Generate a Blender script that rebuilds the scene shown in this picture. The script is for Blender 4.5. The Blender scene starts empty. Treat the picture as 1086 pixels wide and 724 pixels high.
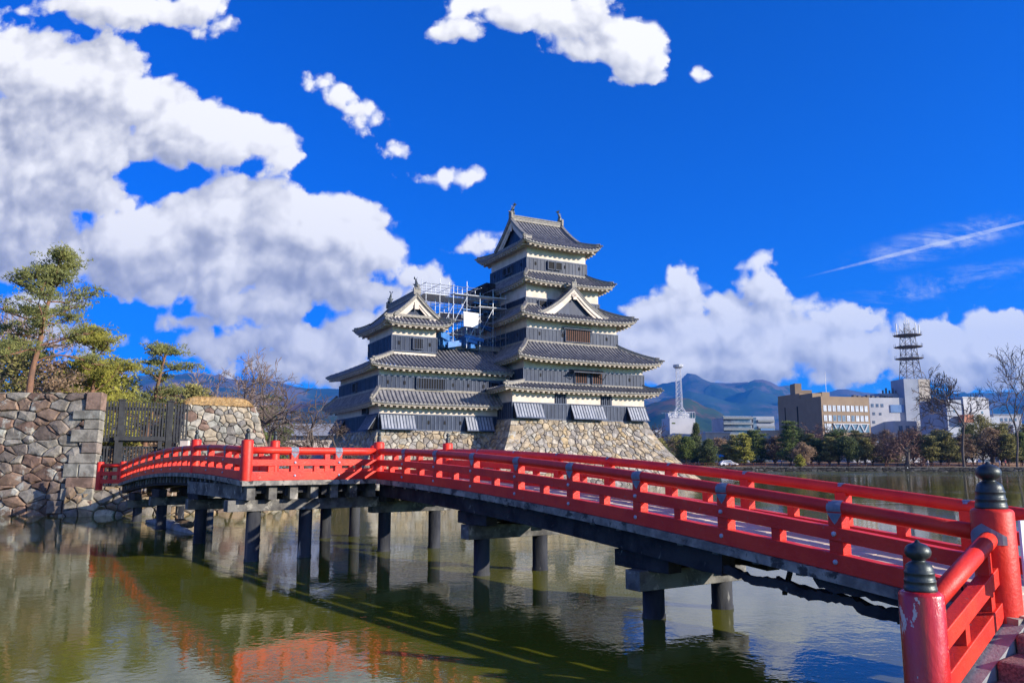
import bpy, bmesh, math, random
from mathutils import Vector, Matrix
R = math.radians
sc = bpy.context.scene
col = sc.collection
# ---------------------------------------------------------------- camera, world, sun, exposure
EYE = 2.5
F0, CX, CY = 830.0, 543.0, 362.0
PITCH = math.atan(126/830.)
CP, SP = math.cos(PITCH), math.sin(PITCH)
cd = bpy.data.cameras.new('camera'); cam = bpy.data.objects.new('camera', cd); col.objects.link(cam)
cam.location = (0, 0, EYE); cam.rotation_euler = (R(90)+PITCH, 0, 0)
cd.sensor_width = 36; cd.lens = 36*F0/1086; cd.clip_start = .1; cd.clip_end = 60000
sc.camera = cam
def ray(px, py):
    r = (px-CX)/F0; u = (CY-py)/F0
    return (r, CP-u*SP, SP+u*CP)
def at(px, py, Y):
    d = ray(px, py); s = Y/d[1]
    return Vector((d[0]*s, Y, EYE+d[2]*s))
def gx(px, Y, z=1.0):           # x of a ground point seen in that column
    return at(px, 488, Y).x
SUN_AZ, SUN_EL = R(158), R(19)  # azimuth the light travels to, elevation
trav = Vector((math.cos(SUN_AZ)*math.cos(SUN_EL), math.sin(SUN_AZ)*math.cos(SUN_EL), -math.sin(SUN_EL)))
sl = bpy.data.lights.new('sun', 'SUN'); sl.energy = 5.0; sl.angle = R(.5); sl.color = (1, .90, .76)
sun = bpy.data.objects.new('sun', sl); col.objects.link(sun); sun.rotation_euler = trav.to_track_quat('-Z', 'Y').to_euler(); sun.location = (40, -20, 60)
vs = sc.view_settings; vs.view_transform = 'Standard'; vs.look = 'None'; vs.gamma = 1; vs.use_curve_mapping = False; vs.exposure = 0.72
sc.cycles.max_bounces = 8; sc.cycles.volume_bounces = 0; sc.cycles.caustics_reflective = False; sc.cycles.caustics_refractive = False

NDIM = ['2D']
class S:                         # tiny wrapper so node maths reads like maths
    def __init__(s, nt, so): s.nt, s.so = nt, so
    def _m(s, op, *a):
        n = s.nt.nodes.new('ShaderNodeMath'); n.operation = op
        for k, v in enumerate((s,)+a):
            if isinstance(v, S): s.nt.links.new(v.so, n.inputs[k])
            else: n.inputs[k].default_value = v
        return S(s.nt, n.outputs[0])
    def __add__(s, o): return s._m('ADD', o)
    __radd__ = __add__
    def __sub__(s, o): return s._m('SUBTRACT', o)
    def __mul__(s, o): return s._m('MULTIPLY', o)
    __rmul__ = __mul__
    def __truediv__(s, o): return s._m('DIVIDE', o)
    def smin(s, o, k): return s._m('SMOOTH_MIN', o, k)
    def min(s, o): return s._m('MINIMUM', o)
    def max(s, o): return s._m('MAXIMUM', o)
    def abs(s): return s._m('ABSOLUTE')
    def ramp(s, a, b, c=0., d=1.):
        n = s.nt.nodes.new('ShaderNodeMapRange'); n.interpolation_type = 'SMOOTHSTEP'
        s.nt.links.new(s.so, n.inputs[0])
        for k, v in enumerate((a, b, c, d)): n.inputs[k+1].default_value = v
        return S(s.nt, n.outputs[0])
def vm(nt, op, a, b=None, c=None, scale=None):
    n = nt.nodes.new('ShaderNodeVectorMath'); n.operation = op
    for k, v in enumerate((a, b, c)):
        if v is None: continue
        if isinstance(v, S): nt.links.new(v.so, n.inputs[k])
        else: n.inputs[k].default_value = v
    if scale is not None: n.inputs['Scale'].default_value = scale
    return S(nt, n.outputs['Value'] if op in ('LENGTH', 'DOT_PRODUCT') else n.outputs[0])
def noise(nt, vec, scale, detail=4, rough=.5, dist=0, colr=False, lac=2.0):
    n = nt.nodes.new('ShaderNodeTexNoise'); n.noise_dimensions = NDIM[0]; n.inputs['Scale'].default_value = scale; n.inputs['Detail'].default_value = detail
    n.inputs['Roughness'].default_value = rough; n.inputs['Distortion'].default_value = dist
    if vec is not None: nt.links.new(vec.so, n.inputs['Vector'])
    return S(nt, n.outputs['Color' if colr else 'Fac'])
def ramp(nt, fac, stops, mode='LINEAR'):
    n = nt.nodes.new('ShaderNodeValToRGB'); cr = n.color_ramp; cr.interpolation = mode
    while len(cr.elements) < len(stops): cr.elements.new(.5)
    for e, (p, c) in zip(cr.elements, stops):
        e.position = p; e.color = (*c, 1) if len(c) == 3 else c
    nt.links.new(fac.so, n.inputs[0]); return S(nt, n.outputs[0])
def mixc(nt, f, a, b, bt='MIX'):
    n = nt.nodes.new('ShaderNodeMix'); n.data_type = 'RGBA'; n.blend_type = bt
    for k, v in ((0, f), (6, a), (7, b)):
        if isinstance(v, S): nt.links.new(v.so, n.inputs[k])
        else: n.inputs[k].default_value = v if k == 0 else (*v[:3], 1)
    return S(nt, n.outputs[2])

# ---- world: Nishita sky and procedural clouds laid out on the dome of directions
W = bpy.data.worlds.new('World'); sc.world = W; W.use_nodes = True
W.cycles.sampling_method = 'MANUAL'; W.cycles.sample_map_resolution = 256
nt = W.node_tree; nt.nodes.clear()
sky = nt.nodes.new('ShaderNodeTexSky'); sky.sky_type = 'NISHITA'; sky.sun_disc = False
sky.sun_elevation = SUN_EL; sd = -trav; sky.sun_rotation = math.atan2(sd.x, sd.y)
sky.altitude = 600; sky.air_density = .8; sky.dust_density = .6; sky.ozone_density = 3.5
hs = nt.nodes.new('ShaderNodeHueSaturation'); hs.inputs['Saturation'].default_value = 1.6; hs.inputs['Hue'].default_value = .507
nt.links.new(sky.outputs[0], hs.inputs['Color'])
skc = mixc(nt, 1., S(nt, hs.outputs[0]), (.17, .58, 1.04), 'MULTIPLY')
tc = nt.nodes.new('ShaderNodeTexCoord')
D = S(nt, tc.outputs['Generated'])
sep = nt.nodes.new('ShaderNodeSeparateXYZ'); nt.links.new(D.so, sep.inputs[0])
X, Y, Z = [S(nt, sep.outputs[k]) for k in range(3)]
ya = Y.abs().max(.08)
cmb = nt.nodes.new('ShaderNodeCombineXYZ'); nt.links.new((X/ya).so, cmb.inputs[0]); nt.links.new((Z/ya).so, cmb.inputs[1])
nt.links.new((Y*.5).so, cmb.inputs[2])
P0 = S(nt, cmb.outputs[0])
BL = [(20,60,60,45),(80,85,75,50),(140,110,70,42),(190,130,60,42),(240,148,50,32),(285,155,30,22),(60,140,90,50),(130,160,80,30),(30,190,70,50),(90,205,60,32),(125,215,28,14),
 (20,250,70,50),(70,265,60,33),(130,266,55,33),(180,260,50,36),(215,238,40,32),(250,230,45,36),(290,245,50,38),(340,250,50,38),(385,240,36,27),(400,270,40,30),(440,295,36,15),(250,285,100,38),(340,295,80,38),(150,298,80,26),(400,312,48,22),(290,325,80,20),
 (40,322,60,15),(125,360,28,11),(330,368,60,20),(385,350,45,22),(290,388,70,13),
 (20,8,60,13),(110,6,80,22),(190,10,55,22),(235,20,18,10),
 (343,88,18,13),(358,102,24,18),(376,116,26,17),(420,160,9,5),(455,189,28,9),(505,266,17,5),
 (520,2,36,14),(560,8,44,24),(602,18,50,32),(642,34,44,30),(668,52,30,22),(686,78,9,7),(731,68,7,8),(483,33,11,5),
 (735,305,34,28),(700,325,40,26),(668,325,26,13),(772,320,44,32),(812,312,32,22),(832,327,28,17),(760,347,80,34),(690,357,60,24),(822,362,60,26),(875,374,60,20),(730,380,110,20),(787,280,11,4),
 (935,386,80,16),(1002,350,30,12),(1042,346,34,18),(1082,345,24,22),(1030,372,90,18),(955,370,40,12),(1000,396,100,15),(800,385,60,22),(850,350,44,22),(905,375,50,20),(960,392,60,16),(690,385,50,20),(640,345,20,20),(800,335,40,26),(925,350,30,10),(1000,372,90,24),(200,345,40,8),(240,372,50,14),(60,345,50,14),(905,345,60,14),(940,362,70,18),(620,52,46,18),(665,75,20,12),(350,390,60,14)]
def group_density():
    g = bpy.data.node_groups.new('cloud_density', 'ShaderNodeTree')
    g.interface.new_socket('P', in_out='INPUT', socket_type='NodeSocketVector'); g.interface.new_socket('D', in_out='OUTPUT', socket_type='NodeSocketFloat'); g.interface.new_socket('H', in_out='OUTPUT', socket_type='NodeSocketFloat')
    gi = g.nodes.new('NodeGroupInput'); go = g.nodes.new('NodeGroupOutput')
    p = S(g, gi.outputs[0])
    wp = vm(g, 'SUBTRACT', noise(g, p, 3.2, 2, .5, colr=True), (.5, .5, .5))
    q = vm(g, 'ADD', p, vm(g, 'MULTIPLY', wp, (.06, .045, 0)))
    wp2 = vm(g, 'SUBTRACT', noise(g, p, 17, 5, .6, colr=True), (.5, .5, .5))
    q2 = vm(g, 'ADD', q, vm(g, 'MULTIPLY', wp2, (.038, .034, 0)))
    acc = None
    for (x, y, rx, ry) in BL:
        d = ray(x, y); u, v = d[0]/d[1], d[2]/d[1]
        sx, sy = F0/rx*.93, F0/ry*.93
        l = vm(g, 'LENGTH', vm(g, 'MULTIPLY_ADD', q, (sx, sy, 0), (-u*sx, -v*sy, 0)))
        l = (l-1.0)*(min(rx, ry)/40.)       # distance in like units for large and small clouds
        acc = l if acc is None else acc.smin(l, .22)
    def vor(vec, sc_, det, smooth):
        vn = g.nodes.new('ShaderNodeTexVoronoi'); vn.voronoi_dimensions = '2D'; vn.feature = 'SMOOTH_F1'; vn.inputs['Scale'].default_value = sc_; vn.inputs['Detail'].default_value = det; vn.inputs['Roughness'].default_value = .60; vn.inputs['Smoothness'].default_value = smooth
        g.links.new(vec.so, vn.inputs['Vector']); return S(g, vn.outputs['Distance'])
    puff = vor(q2, 8.5, 3, .32)
    fine = noise(g, p, 34, 6, .6)-.5
    dd = (acc*-1.9) + .74 - (puff-.36)*1.25 - fine*.62
    hh = (acc*-1).min(1.0)*.9 - (puff-.36)*1.0 - fine*.10
    g.links.new(dd.so, go.inputs[0]); g.links.new(hh.so, go.inputs[1]); return g
GD = group_density()
def dens(p):
    n = nt.nodes.new('ShaderNodeGroup'); n.node_tree = GD; nt.links.new(p.so, n.inputs[0]); return S(nt, n.outputs[0]), S(nt, n.outputs[1])
(d0, h0), (d1, h1), (d2, h2) = dens(P0), dens(vm(nt, 'ADD', P0, (.010, .016, 0))), dens(vm(nt, 'ADD', P0, (.02, .060, 0)))
alpha = d0.ramp(-.10, .30)
front = Z.ramp(-.02, .02)
lit = (h0-h1)*.46 + (h0-h2)*.40 + .655
lit = (lit-d0.ramp(.6, 2.6)*.13+(alpha*-1+1)*.12).max(0).min(1)
ccol = ramp(nt, lit, [(0, (.36, .37, .43)), (.28, (.48, .49, .54)), (.52, (.68, .68, .71)), (.72, (.90, .89, .88)), (.9, (1.06, 1.04, 1.01)), (1, (1.15, 1.13, 1.09))])
# thin high streaks and one long trail on the right
mp = nt.nodes.new('ShaderNodeMapping'); mp.inputs['Rotation'].default_value = (0, 0, R(-14)); mp.inputs['Scale'].default_value = (2.2, 7, 1)
nt.links.new(P0.so, mp.inputs[0])
st = noise(nt, S(nt, mp.outputs[0]), 3.2, 8, .66, .4)
def blobmask(x, y, rx, ry, rot):
    d = ray(x, y); u, v = d[0]/d[1], d[2]/d[1]
    n = nt.nodes.new('ShaderNodeMapping'); n.vector_type = 'TEXTURE'; n.inputs['Location'].default_value = (u, v, 0); n.inputs['Rotation'].default_value = (0, 0, R(rot)); n.inputs['Scale'].default_value = (rx/F0, ry/F0, 1e6)
    nt.links.new(P0.so, n.inputs[0]); return vm(nt, 'LENGTH', S(nt, n.outputs[0])).ramp(1, 0.1)
cir = (blobmask(1000, 256, 150, 24, 14)+blobmask(1010, 302, 160, 24, 10)*.7)*st.ramp(.40, .72)*noise(nt, P0, 42, 4, .6).ramp(.35, .6, .45, 1)*.9
trail = blobmask(1010, 255, 195, 3.0, 14.2).ramp(0, .5)*(noise(nt, P0, 70, 3)*.55+.06)
thin = (cir+trail).min(.8)
A = ((alpha+(thin*(alpha*-1+1))).min(1)*front).max(Y.ramp(0, -.35, 0, .20)*Z.ramp(.02, .15))   # unseen pale cloud veil added behind the camera to neutralise blue ambient light
b1 = nt.nodes.new('ShaderNodeBackground'); b1.inputs[1].default_value = .15; nt.links.new(skc.so, b1.inputs[0])
b2 = nt.nodes.new('ShaderNodeBackground'); b2.inputs[1].default_value = .64
nt.links.new(mixc(nt, alpha, (.85, .9, 1), ccol).so, b2.inputs[0])
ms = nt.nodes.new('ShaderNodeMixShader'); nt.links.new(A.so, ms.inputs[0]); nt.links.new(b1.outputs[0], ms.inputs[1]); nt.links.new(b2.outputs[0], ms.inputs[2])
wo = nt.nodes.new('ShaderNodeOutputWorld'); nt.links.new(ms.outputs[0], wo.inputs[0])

NDIM[0] = '3D'
# ---------------------------------------------------------------- helpers
def tag(o, label=None, cat=None, group=None, kind=None):
    if label: o['label'] = label
    if cat: o['category'] = cat
    if group: o['group'] = group
    if kind: o['kind'] = kind
    return o
BASE = {}
def thing(name, label, cat, loc=(0, 0, 0), group=None):
    o = bpy.data.objects.new(name, None); col.objects.link(o); o.location = loc; o.empty_display_size = .5
    BASE[o.name] = Vector(loc); return tag(o, label, cat, group)
class MB:
    def __init__(s): s.v = []; s.f = []; s.m = []
    def add(s, vs_, fs, mi=0):
        b = len(s.v); s.v.extend(tuple(p) for p in vs_)
        for f in fs: s.f.append(tuple(b+k for k in f)); s.m.append(mi)
    def quad(s, a, b, c, d, mi=0): s.add((a, b, c, d), ((0, 1, 2, 3),), mi)
    def obox(s, c, ax, ay, az, mi=0):      # centre and three half-axis vectors
        c, ax, ay, az = Vector(c), Vector(ax), Vector(ay), Vector(az)
        P = [c+sx*ax+sy*ay+sz*az for sz in (-1, 1) for sy in (-1, 1) for sx in (-1, 1)]
        s.add(P, ((0, 2, 3, 1), (4, 5, 7, 6), (0, 1, 5, 4), (2, 6, 7, 3), (0, 4, 6, 2), (1, 3, 7, 5)), mi)
    def box(s, x0, y0, z0, x1, y1, z1, mi=0):
        s.obox(((x0+x1)/2, (y0+y1)/2, (z0+z1)/2), ((x1-x0)/2, 0, 0), (0, (y1-y0)/2, 0), (0, 0, (z1-z0)/2), mi)
    def beam(s, p, q, w, h, mi=0, up=(0, 0, 1)):
        p, q = Vector(p), Vector(q); d = q-p; L = d.length
        if L < 1e-6: return
        d /= L; up = Vector(up)
        if abs(d.dot(up)) > .98: up = Vector((0, 1, 0))
        sx = d.cross(up).normalized(); uz = sx.cross(d)
        s.obox((p+q)/2, d*L/2, sx*w/2, uz*h/2, mi)
    def tube(s, pts, rad, n=6, mi=0, cap=True):
        pts = [Vector(p) for p in pts]; b = len(s.v)
        if not hasattr(rad, '__len__'): rad = [rad]*len(pts)
        ref = None
        for k, p in enumerate(pts):
            t = (pts[min(k+1, len(pts)-1)]-pts[max(k-1, 0)]).normalized()
            if ref is None: ref = t.orthogonal().normalized()
            ref = (ref-t*ref.dot(t))
            ref = ref.normalized() if ref.length > 1e-5 else t.orthogonal().normalized()
            bi = t.cross(ref)
            for a in range(n):
                an = 2*math.pi*a/n; s.v.append(tuple(p+rad[k]*(math.cos(an)*ref+math.sin(an)*bi)))
        for k in range(len(pts)-1):
            for a in range(n):
                c = (a+1) % n; s.f.append((b+k*n+a, b+k*n+c, b+(k+1)*n+c, b+(k+1)*n+a)); s.m.append(mi)
        if cap:
            s.f.append(tuple(b+a for a in range(n))[::-1]); s.m.append(mi)
            s.f.append(tuple(b+(len(pts)-1)*n+a for a in range(n))); s.m.append(mi)
    def lathe(s, c, prof, n=20, mi=0):
        b = len(s.v); c = Vector(c)
        for r, z in prof:
            for a in range(n):
                an = 2*math.pi*a/n; s.v.append((c.x+r*math.cos(an), c.y+r*math.sin(an), c.z+z))
        for k in range(len(prof)-1):
            for a in range(n):
                e = (a+1) % n; s.f.append((b+k*n+a, b+k*n+e, b+(k+1)*n+e, b+(k+1)*n+a)); s.m.append(mi)
        s.f.append(tuple(b+a for a in range(n))[::-1]); s.m.append(mi)
        s.f.append(tuple(b+(len(prof)-1)*n+a for a in range(n))); s.m.append(mi)
    def build(s, name, mats, parent=None, smooth=False, bevel=0, sub=False):
        me = bpy.data.meshes.new(name); me.from_pydata(s.v, [], s.f)
        if not isinstance(mats, (list, tuple)): mats = [mats]
        for m in mats: me.materials.append(m)
        if len(mats) > 1: me.polygons.foreach_set('material_index', s.m)
        if smooth: me.polygons.foreach_set('use_smooth', [True]*len(s.f))
        me.update()
        o = bpy.data.objects.new(name, me); col.objects.link(o)
        if parent is not None:
            o.parent = parent
            if parent.name in BASE: o.location = -BASE[parent.name]
        if bevel:
            md = o.modifiers.new('bevel', 'BEVEL'); md.width = bevel; md.segments = 2; md.limit_method = 'ANGLE'; md.angle_limit = R(40)
            md.harden_normals = False
        if smooth == 'auto':
            pass
        return o
def copy_tree(o, parent=None):
    c = o.copy(); col.objects.link(c)
    if parent is not None: c.parent = parent
    for ch in o.children: copy_tree(ch, c)
    return c

def mat(name, c1, c2=None, rough=.8, nscale=3, bump=0, bscale=None, spec=.3, metal=0, island=0, detail=5, rnd_cols=None, lo=.35, hi=.65, coat=0, stretch=None, c3=None, s3=20, l3=.62, h3=.7):
    m = bpy.data.materials.new(name); m.use_nodes = True; nt = m.node_tree
    b = nt.nodes['Principled BSDF']; b.inputs['Roughness'].default_value = rough; b.inputs['Specular IOR Level'].default_value = spec; b.inputs['Metallic'].default_value = metal
    if coat: b.inputs['Coat Weight'].default_value = coat; b.inputs['Coat Roughness'].default_value = .12
    tc = nt.nodes.new('ShaderNodeTexCoord'); v = S(nt, tc.outputs['Object'])
    if stretch: v = vm(nt, 'MULTIPLY', v, stretch)
    c2 = c2 or tuple(x*.8 for x in c1)
    n = noise(nt, v, nscale, detail, .6).ramp(lo, hi)
    colr = mixc(nt, n, c1, c2)
    if rnd_cols:
        ge = nt.nodes.new('ShaderNodeNewGeometry'); ri = S(nt, ge.outputs['Random Per Island'])
        rc = ramp(nt, ri, [(k/len(rnd_cols), c) for k, c in enumerate(rnd_cols)], 'CONSTANT')
        nn = noise(nt, v, nscale, detail, .65).ramp(lo, hi, .62, 1.25)
        cc = nt.nodes.new('ShaderNodeCombineXYZ')
        for k in range(3): nt.links.new(nn.so, cc.inputs[k])
        colr = mixc(nt, 1., rc, S(nt, cc.outputs[0]), 'MULTIPLY')
    if c3:
        colr = mixc(nt, noise(nt, v, s3, 5, .65, .3).ramp(l3, h3), colr, c3)
    if island:
        ge = nt.nodes.new('ShaderNodeNewGeometry'); ri = S(nt, ge.outputs['Random Per Island'])
        f = ri*(2*island)+(1-island)
        cc = nt.nodes.new('ShaderNodeCombineXYZ')
        for k in range(3): nt.links.new(f.so, cc.inputs[k])
        colr = mixc(nt, 1., colr, S(nt, cc.outputs[0]), 'MULTIPLY')
    nt.links.new(colr.so, b.inputs['Base Color'])
    if bump:
        bn = nt.nodes.new('ShaderNodeBump'); bn.inputs['Strength'].default_value = bump; bn.inputs['Distance'].default_value = .03
        nt.links.new(noise(nt, v, bscale or nscale*4, 6, .65).so, bn.inputs['Height']); nt.links.new(bn.outputs[0], b.inputs['Normal'])
    return m
M = {}
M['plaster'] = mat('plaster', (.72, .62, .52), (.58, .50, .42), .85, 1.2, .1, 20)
M['board'] = mat('board', (.014, .025, .056), (.030, .044, .082), .5, 1.5, .15, 12, .22, island=.25, stretch=(1, 1, .3))
M['batten'] = mat('batten', (.045, .060, .098), (.085, .105, .150), .55, 2, .1, 14, .22, island=.3)
M['shutter'] = mat('shutter', (.22, .24, .28), (.31, .325, .37), .55, 2, .15, 14, .4, island=.15)
M['tile'] = mat('tile', (.13, .13, .145), (.26, .25, .25), .62, 1.6, .2, 10, .22, lo=.3, hi=.75, c3=(.30, .285, .25), s3=3.2, l3=.54, h3=.74)
M['tile_edge'] = mat('tile_edge', (.30, .29, .27), (.20, .19, .185), .7, 3)
M['ridge_tile'] = mat('ridge_tile', (.12, .12, .13), (.20, .195, .19), .6, 4, .2, 16)
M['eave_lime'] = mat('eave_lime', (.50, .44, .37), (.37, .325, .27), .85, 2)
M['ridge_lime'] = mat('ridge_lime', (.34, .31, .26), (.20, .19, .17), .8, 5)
M['bronze_dark'] = mat('bronze_dark', (.05, .06, .065), (.09, .11, .11), .45, 6, .2, 30, .5)
M['void'] = mat('void', (.008, .008, .010), (.012, .012, .014), .8)
M['redwood'] = mat('redwood', (.12, .035, .015), (.07, .02, .01), .6, 3)
M['red'] = mat('red', (.74, .046, .022), (.64, .026, .017), .45, 2.2, .25, 22, .3, island=.07, c3=(.44, .12, .09), s3=13, l3=.635, h3=.72)
M['red_worn'] = mat('red_worn', (.60, .022, .020), (.42, .010, .014), .24, 2.5, .3, 14, .5, c3=(.62, .50, .42), s3=6.5, l3=.60, h3=.615, stretch=(1, 1, .42), coat=.25)
M['bracket'] = mat('bracket', (.30, .36, .47), (.42, .47, .56), .5, 12, .1, 40, .4)
M['verdigris'] = mat('verdigris', (.026, .034, .036), (.050, .066, .064), .42, 5, .15, 30, .55, metal=.35)
M['deckwood'] = mat('deckwood', (.66, .55, .43), (.52, .43, .34), .85, 3, .3, 20, .2, island=.14)
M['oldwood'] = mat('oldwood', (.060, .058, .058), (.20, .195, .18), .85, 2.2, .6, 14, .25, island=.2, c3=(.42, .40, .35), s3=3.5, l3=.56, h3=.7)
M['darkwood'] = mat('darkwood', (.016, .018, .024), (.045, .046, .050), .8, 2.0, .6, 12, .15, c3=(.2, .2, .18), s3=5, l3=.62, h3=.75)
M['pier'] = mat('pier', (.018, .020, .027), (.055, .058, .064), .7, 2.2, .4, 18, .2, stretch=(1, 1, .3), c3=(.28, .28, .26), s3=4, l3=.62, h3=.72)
ST_G = [(.34, .31, .27), (.26, .24, .22), (.40, .33, .25), (.20, .17, .15), (.44, .40, .33), (.33, .24, .18), (.30, .29, .27), (.24, .16, .12), (.36, .35, .32)]
M['stone_l'] = mat('stone_l', (0, 0, 0), rough=.9, nscale=2.2, bump=.7, bscale=9, rnd_cols=[(0.192, 0.122, 0.089), (0.237, 0.192, 0.155), (0.141, 0.092, 0.070), (0.259, 0.229, 0.185), (0.215, 0.148, 0.107), (0.185, 0.155, 0.133), (0.252, 0.167, 0.115), (0.155, 0.118, 0.096), (0.281, 0.252, 0.207)], c3=(.46, .45, .38), s3=1.5, l3=.55, h3=.68)
M['stone_q'] = mat('stone_q', (0, 0, 0), rough=.9, nscale=2.5, bump=.5, bscale=10, rnd_cols=[(0.304, 0.288, 0.240), (0.264, 0.256, 0.216), (0.240, 0.160, 0.120), (0.320, 0.304, 0.256), (0.280, 0.256, 0.208), (0.216, 0.176, 0.144)], c3=(.17, .13, .10), s3=2, l3=.58, h3=.72)
M['stone_g'] = mat('stone_g', (0, 0, 0), rough=.9, nscale=1.8, bump=.6, bscale=7, rnd_cols=[(0.370, 0.302, 0.210), (0.286, 0.252, 0.210), (0.395, 0.319, 0.218), (0.252, 0.227, 0.202), (0.420, 0.370, 0.294), (0.336, 0.269, 0.185), (0.218, 0.193, 0.168), (0.353, 0.328, 0.277), (0.420, 0.319, 0.185), (0.302, 0.277, 0.244)], c3=(.20, .17, .14), s3=1.1, l3=.56, h3=.72)
M['stone_w'] = mat('stone_w', (0, 0, 0), rough=.9, nscale=2.2, bump=.6, bscale=9, rnd_cols=[(0.352, 0.312, 0.240), (0.264, 0.248, 0.208), (0.384, 0.352, 0.288), (0.240, 0.160, 0.120), (0.320, 0.312, 0.264), (0.208, 0.192, 0.168), (0.400, 0.336, 0.240)])
M['gap'] = mat('gap', (.06, .048, .036), (.03, .025, .02), .95, 5)
M['concrete'] = mat('concrete', (.30, .31, .33), (.22, .23, .25), .85, 4, .3, 20)
M['granite'] = mat('granite', (.27, .15, .15), (.15, .085, .09), .85, 45, .7, 60, .3, detail=3, lo=.42, hi=.58)
M['earth'] = mat('earth', (.20, .165, .11), (.13, .11, .07), .95, .35, .5, 3)
M['drygrass'] = mat('drygrass', (.60, .40, .17), (.46, .30, .13), .95, 3, .6, 20)
M['bark_pine'] = mat('bark_pine', (.26, .13, .075), (.14, .085, .06), .9, 5, .8, 16, stretch=(1, 1, .4))
M['ledge'] = mat('ledge_board', (.34, .32, .28), (.14, .135, .13), .9, 3, .5, 16, .2, c3=(.06, .06, .06), s3=4, l3=.52, h3=.62)
M['bark'] = mat('bark', (.12, .095, .08), (.065, .055, .05), .9, 4, .6, 14)
M['twig'] = mat('twig', (.30, .22, .18), (.20, .15, .125), .9, 4)
M['twig_dark'] = mat('twig_dark', (.14, .105, .09), (.09, .07, .06), .9, 4)
def leafmat(name, a, b, isl=.35):
    m = mat(name, a, b, .7, 1.1, 0, spec=.2, island=isl)
    nt_ = m.node_tree; bs = nt_.nodes['Principled BSDF']; out = nt_.nodes['Material Output']
    tr = nt_.nodes.new('ShaderNodeBsdfTranslucent'); mx = nt_.nodes.new('ShaderNodeMixShader'); mx.inputs[0].default_value = .3
    src = bs.inputs['Base Color'].links[0].from_socket
    nt_.links.new(src, tr.inputs[0]); nt_.links.new(bs.outputs[0], mx.inputs[1]); nt_.links.new(tr.outputs[0], mx.inputs[2]); nt_.links.new(mx.outputs[0], out.inputs[0])
    return m
M['pine'] = leafmat('pine_needles', (.27, .275, .085), (.15, .17, .06))
M['pine_dark'] = leafmat('needles_dark', (.12, .145, .05), (.06, .08, .03))
M['gold'] = leafmat('needles_yellow', (.38, .35, .06), (.23, .23, .05))
M['olive'] = leafmat('leaves_olive', (.30, .27, .09), (.18, .17, .06))
M['brownleaf'] = leafmat('leaves_brown', (.34, .23, .14), (.22, .15, .09))
M['green'] = leafmat('leaves_green', (.16, .20, .05), (.09, .12, .035))
# ---------------------------------------------------------------- the setting: water, ground, hills
WZ = .1
def wmat():
    m = bpy.data.materials.new('moat_water'); m.use_nodes = True; nt = m.node_tree; b = nt.nodes['Principled BSDF']
    ge = nt.nodes.new('ShaderNodeNewGeometry'); v = S(nt, ge.outputs['Position'])
    big = noise(nt, v, .10, 4, .6)
    c = mixc(nt, big.ramp(.35, .65), (.088, .096, .008), (.130, .130, .013))
    nt.links.new(c.so, b.inputs['Base Color']); b.inputs['Roughness'].default_value = .035; b.inputs['IOR'].default_value = 1.333; b.inputs['Specular IOR Level'].default_value = .7
    w = noise(nt, vm(nt, 'MULTIPLY', v, (1, 1.0, 1)), 2.4, 3, .55, .4)
    w2 = noise(nt, vm(nt, 'MULTIPLY', v, (1.1, .8, 1)), .55, 2, .5)
    w3 = noise(nt, v, 9, 2, .5, .6)
    calm = noise(nt, vm(nt, 'MULTIPLY', v, (.5, 1.6, 1)), .09, 3, .5).ramp(.38, .64, .35, 1.25)
    sy = nt.nodes.new('ShaderNodeSeparateXYZ'); nt.links.new(v.so, sy.inputs[0]); wind = S(nt, sy.outputs[1]).ramp(105, 150)*noise(nt, vm(nt, 'MULTIPLY', v, (.4, 1.4, 1)), .05, 2, .5).ramp(.42, .56)
    h = (w*.34+w2*.6+w3*.12)*(calm+wind*3.)
    nt.links.new((wind*.22+.035).so, b.inputs['Roughness'])
    bn = nt.nodes.new('ShaderNodeBump'); bn.inputs['Strength'].default_value = .55; bn.inputs['Distance'].default_value = .024
    nt.links.new(h.so, bn.inputs['Height']); nt.links.new(bn.outputs[0], b.inputs['Normal'])
    return m
wm_ = MB(); wm_.quad((-900, -60, WZ), (900, -60, WZ), (900, 200, WZ), (-900, 200, WZ))
tag(wm_.build('moat_water', wmat()), kind='structure')
# ground beyond the moat: one sheet to the horizon with its shoreline
e1 = Vector((.886, .463, 0)); e2 = Vector((-.463, .886, 0)); OO = Vector((.04, 80, 0))
def L(i, j, z=0.): return OO+i*e1+j*e2+Vector((0, 0, z))
GZ = 1.0
shore = [(-900, 36), (-18.9, 36), (-12.2, 38.8), (-10.5, 44), (-13, 52), (-17, 60), (-22.5, 68)]
shore += [tuple(L(-16.0, 2.0)[:2]), tuple(L(0, 2.0)[:2]), tuple(L(16.5, 1.0)[:2]), tuple(L(19.5, 22)[:2]), tuple(L(19, 75)[:2]), (30, 176), (60, 174), (120, 166), (170, 158), (900, 120)]
outer = [(30000, 120), (30000, 30000), (-30000, 30000), (-30000, 36)]
bm = bmesh.new()
vsx = [bm.verts.new((x, y, GZ)) for x, y in shore+outer]
fc = bm.faces.new(vsx); bmesh.ops.triangulate(bm, faces=[fc])
me = bpy.data.meshes.new('ground'); bm.to_mesh(me); bm.free(); me.materials.append(None)
def gmat():
    m = bpy.data.materials.new('ground'); m.use_nodes = True; nt = m.node_tree; b = nt.nodes['Principled BSDF']; b.inputs['Roughness'].default_value = .95; b.inputs['Specular IOR Level'].default_value = .1
    ge = nt.nodes.new('ShaderNodeNewGeometry'); v = S(nt, ge.outputs['Position'])
    c = mixc(nt, noise(nt, v, .09, 5, .6).ramp(.4, .6), (.30, .19, .09), (.24, .21, .17))
    c = mixc(nt, noise(nt, v, 1.3, 4, .6).ramp(.4, .6)*.4, c, (.14, .12, .07))
    nt.links.new(c.so, b.inputs['Base Color']); return m
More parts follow.
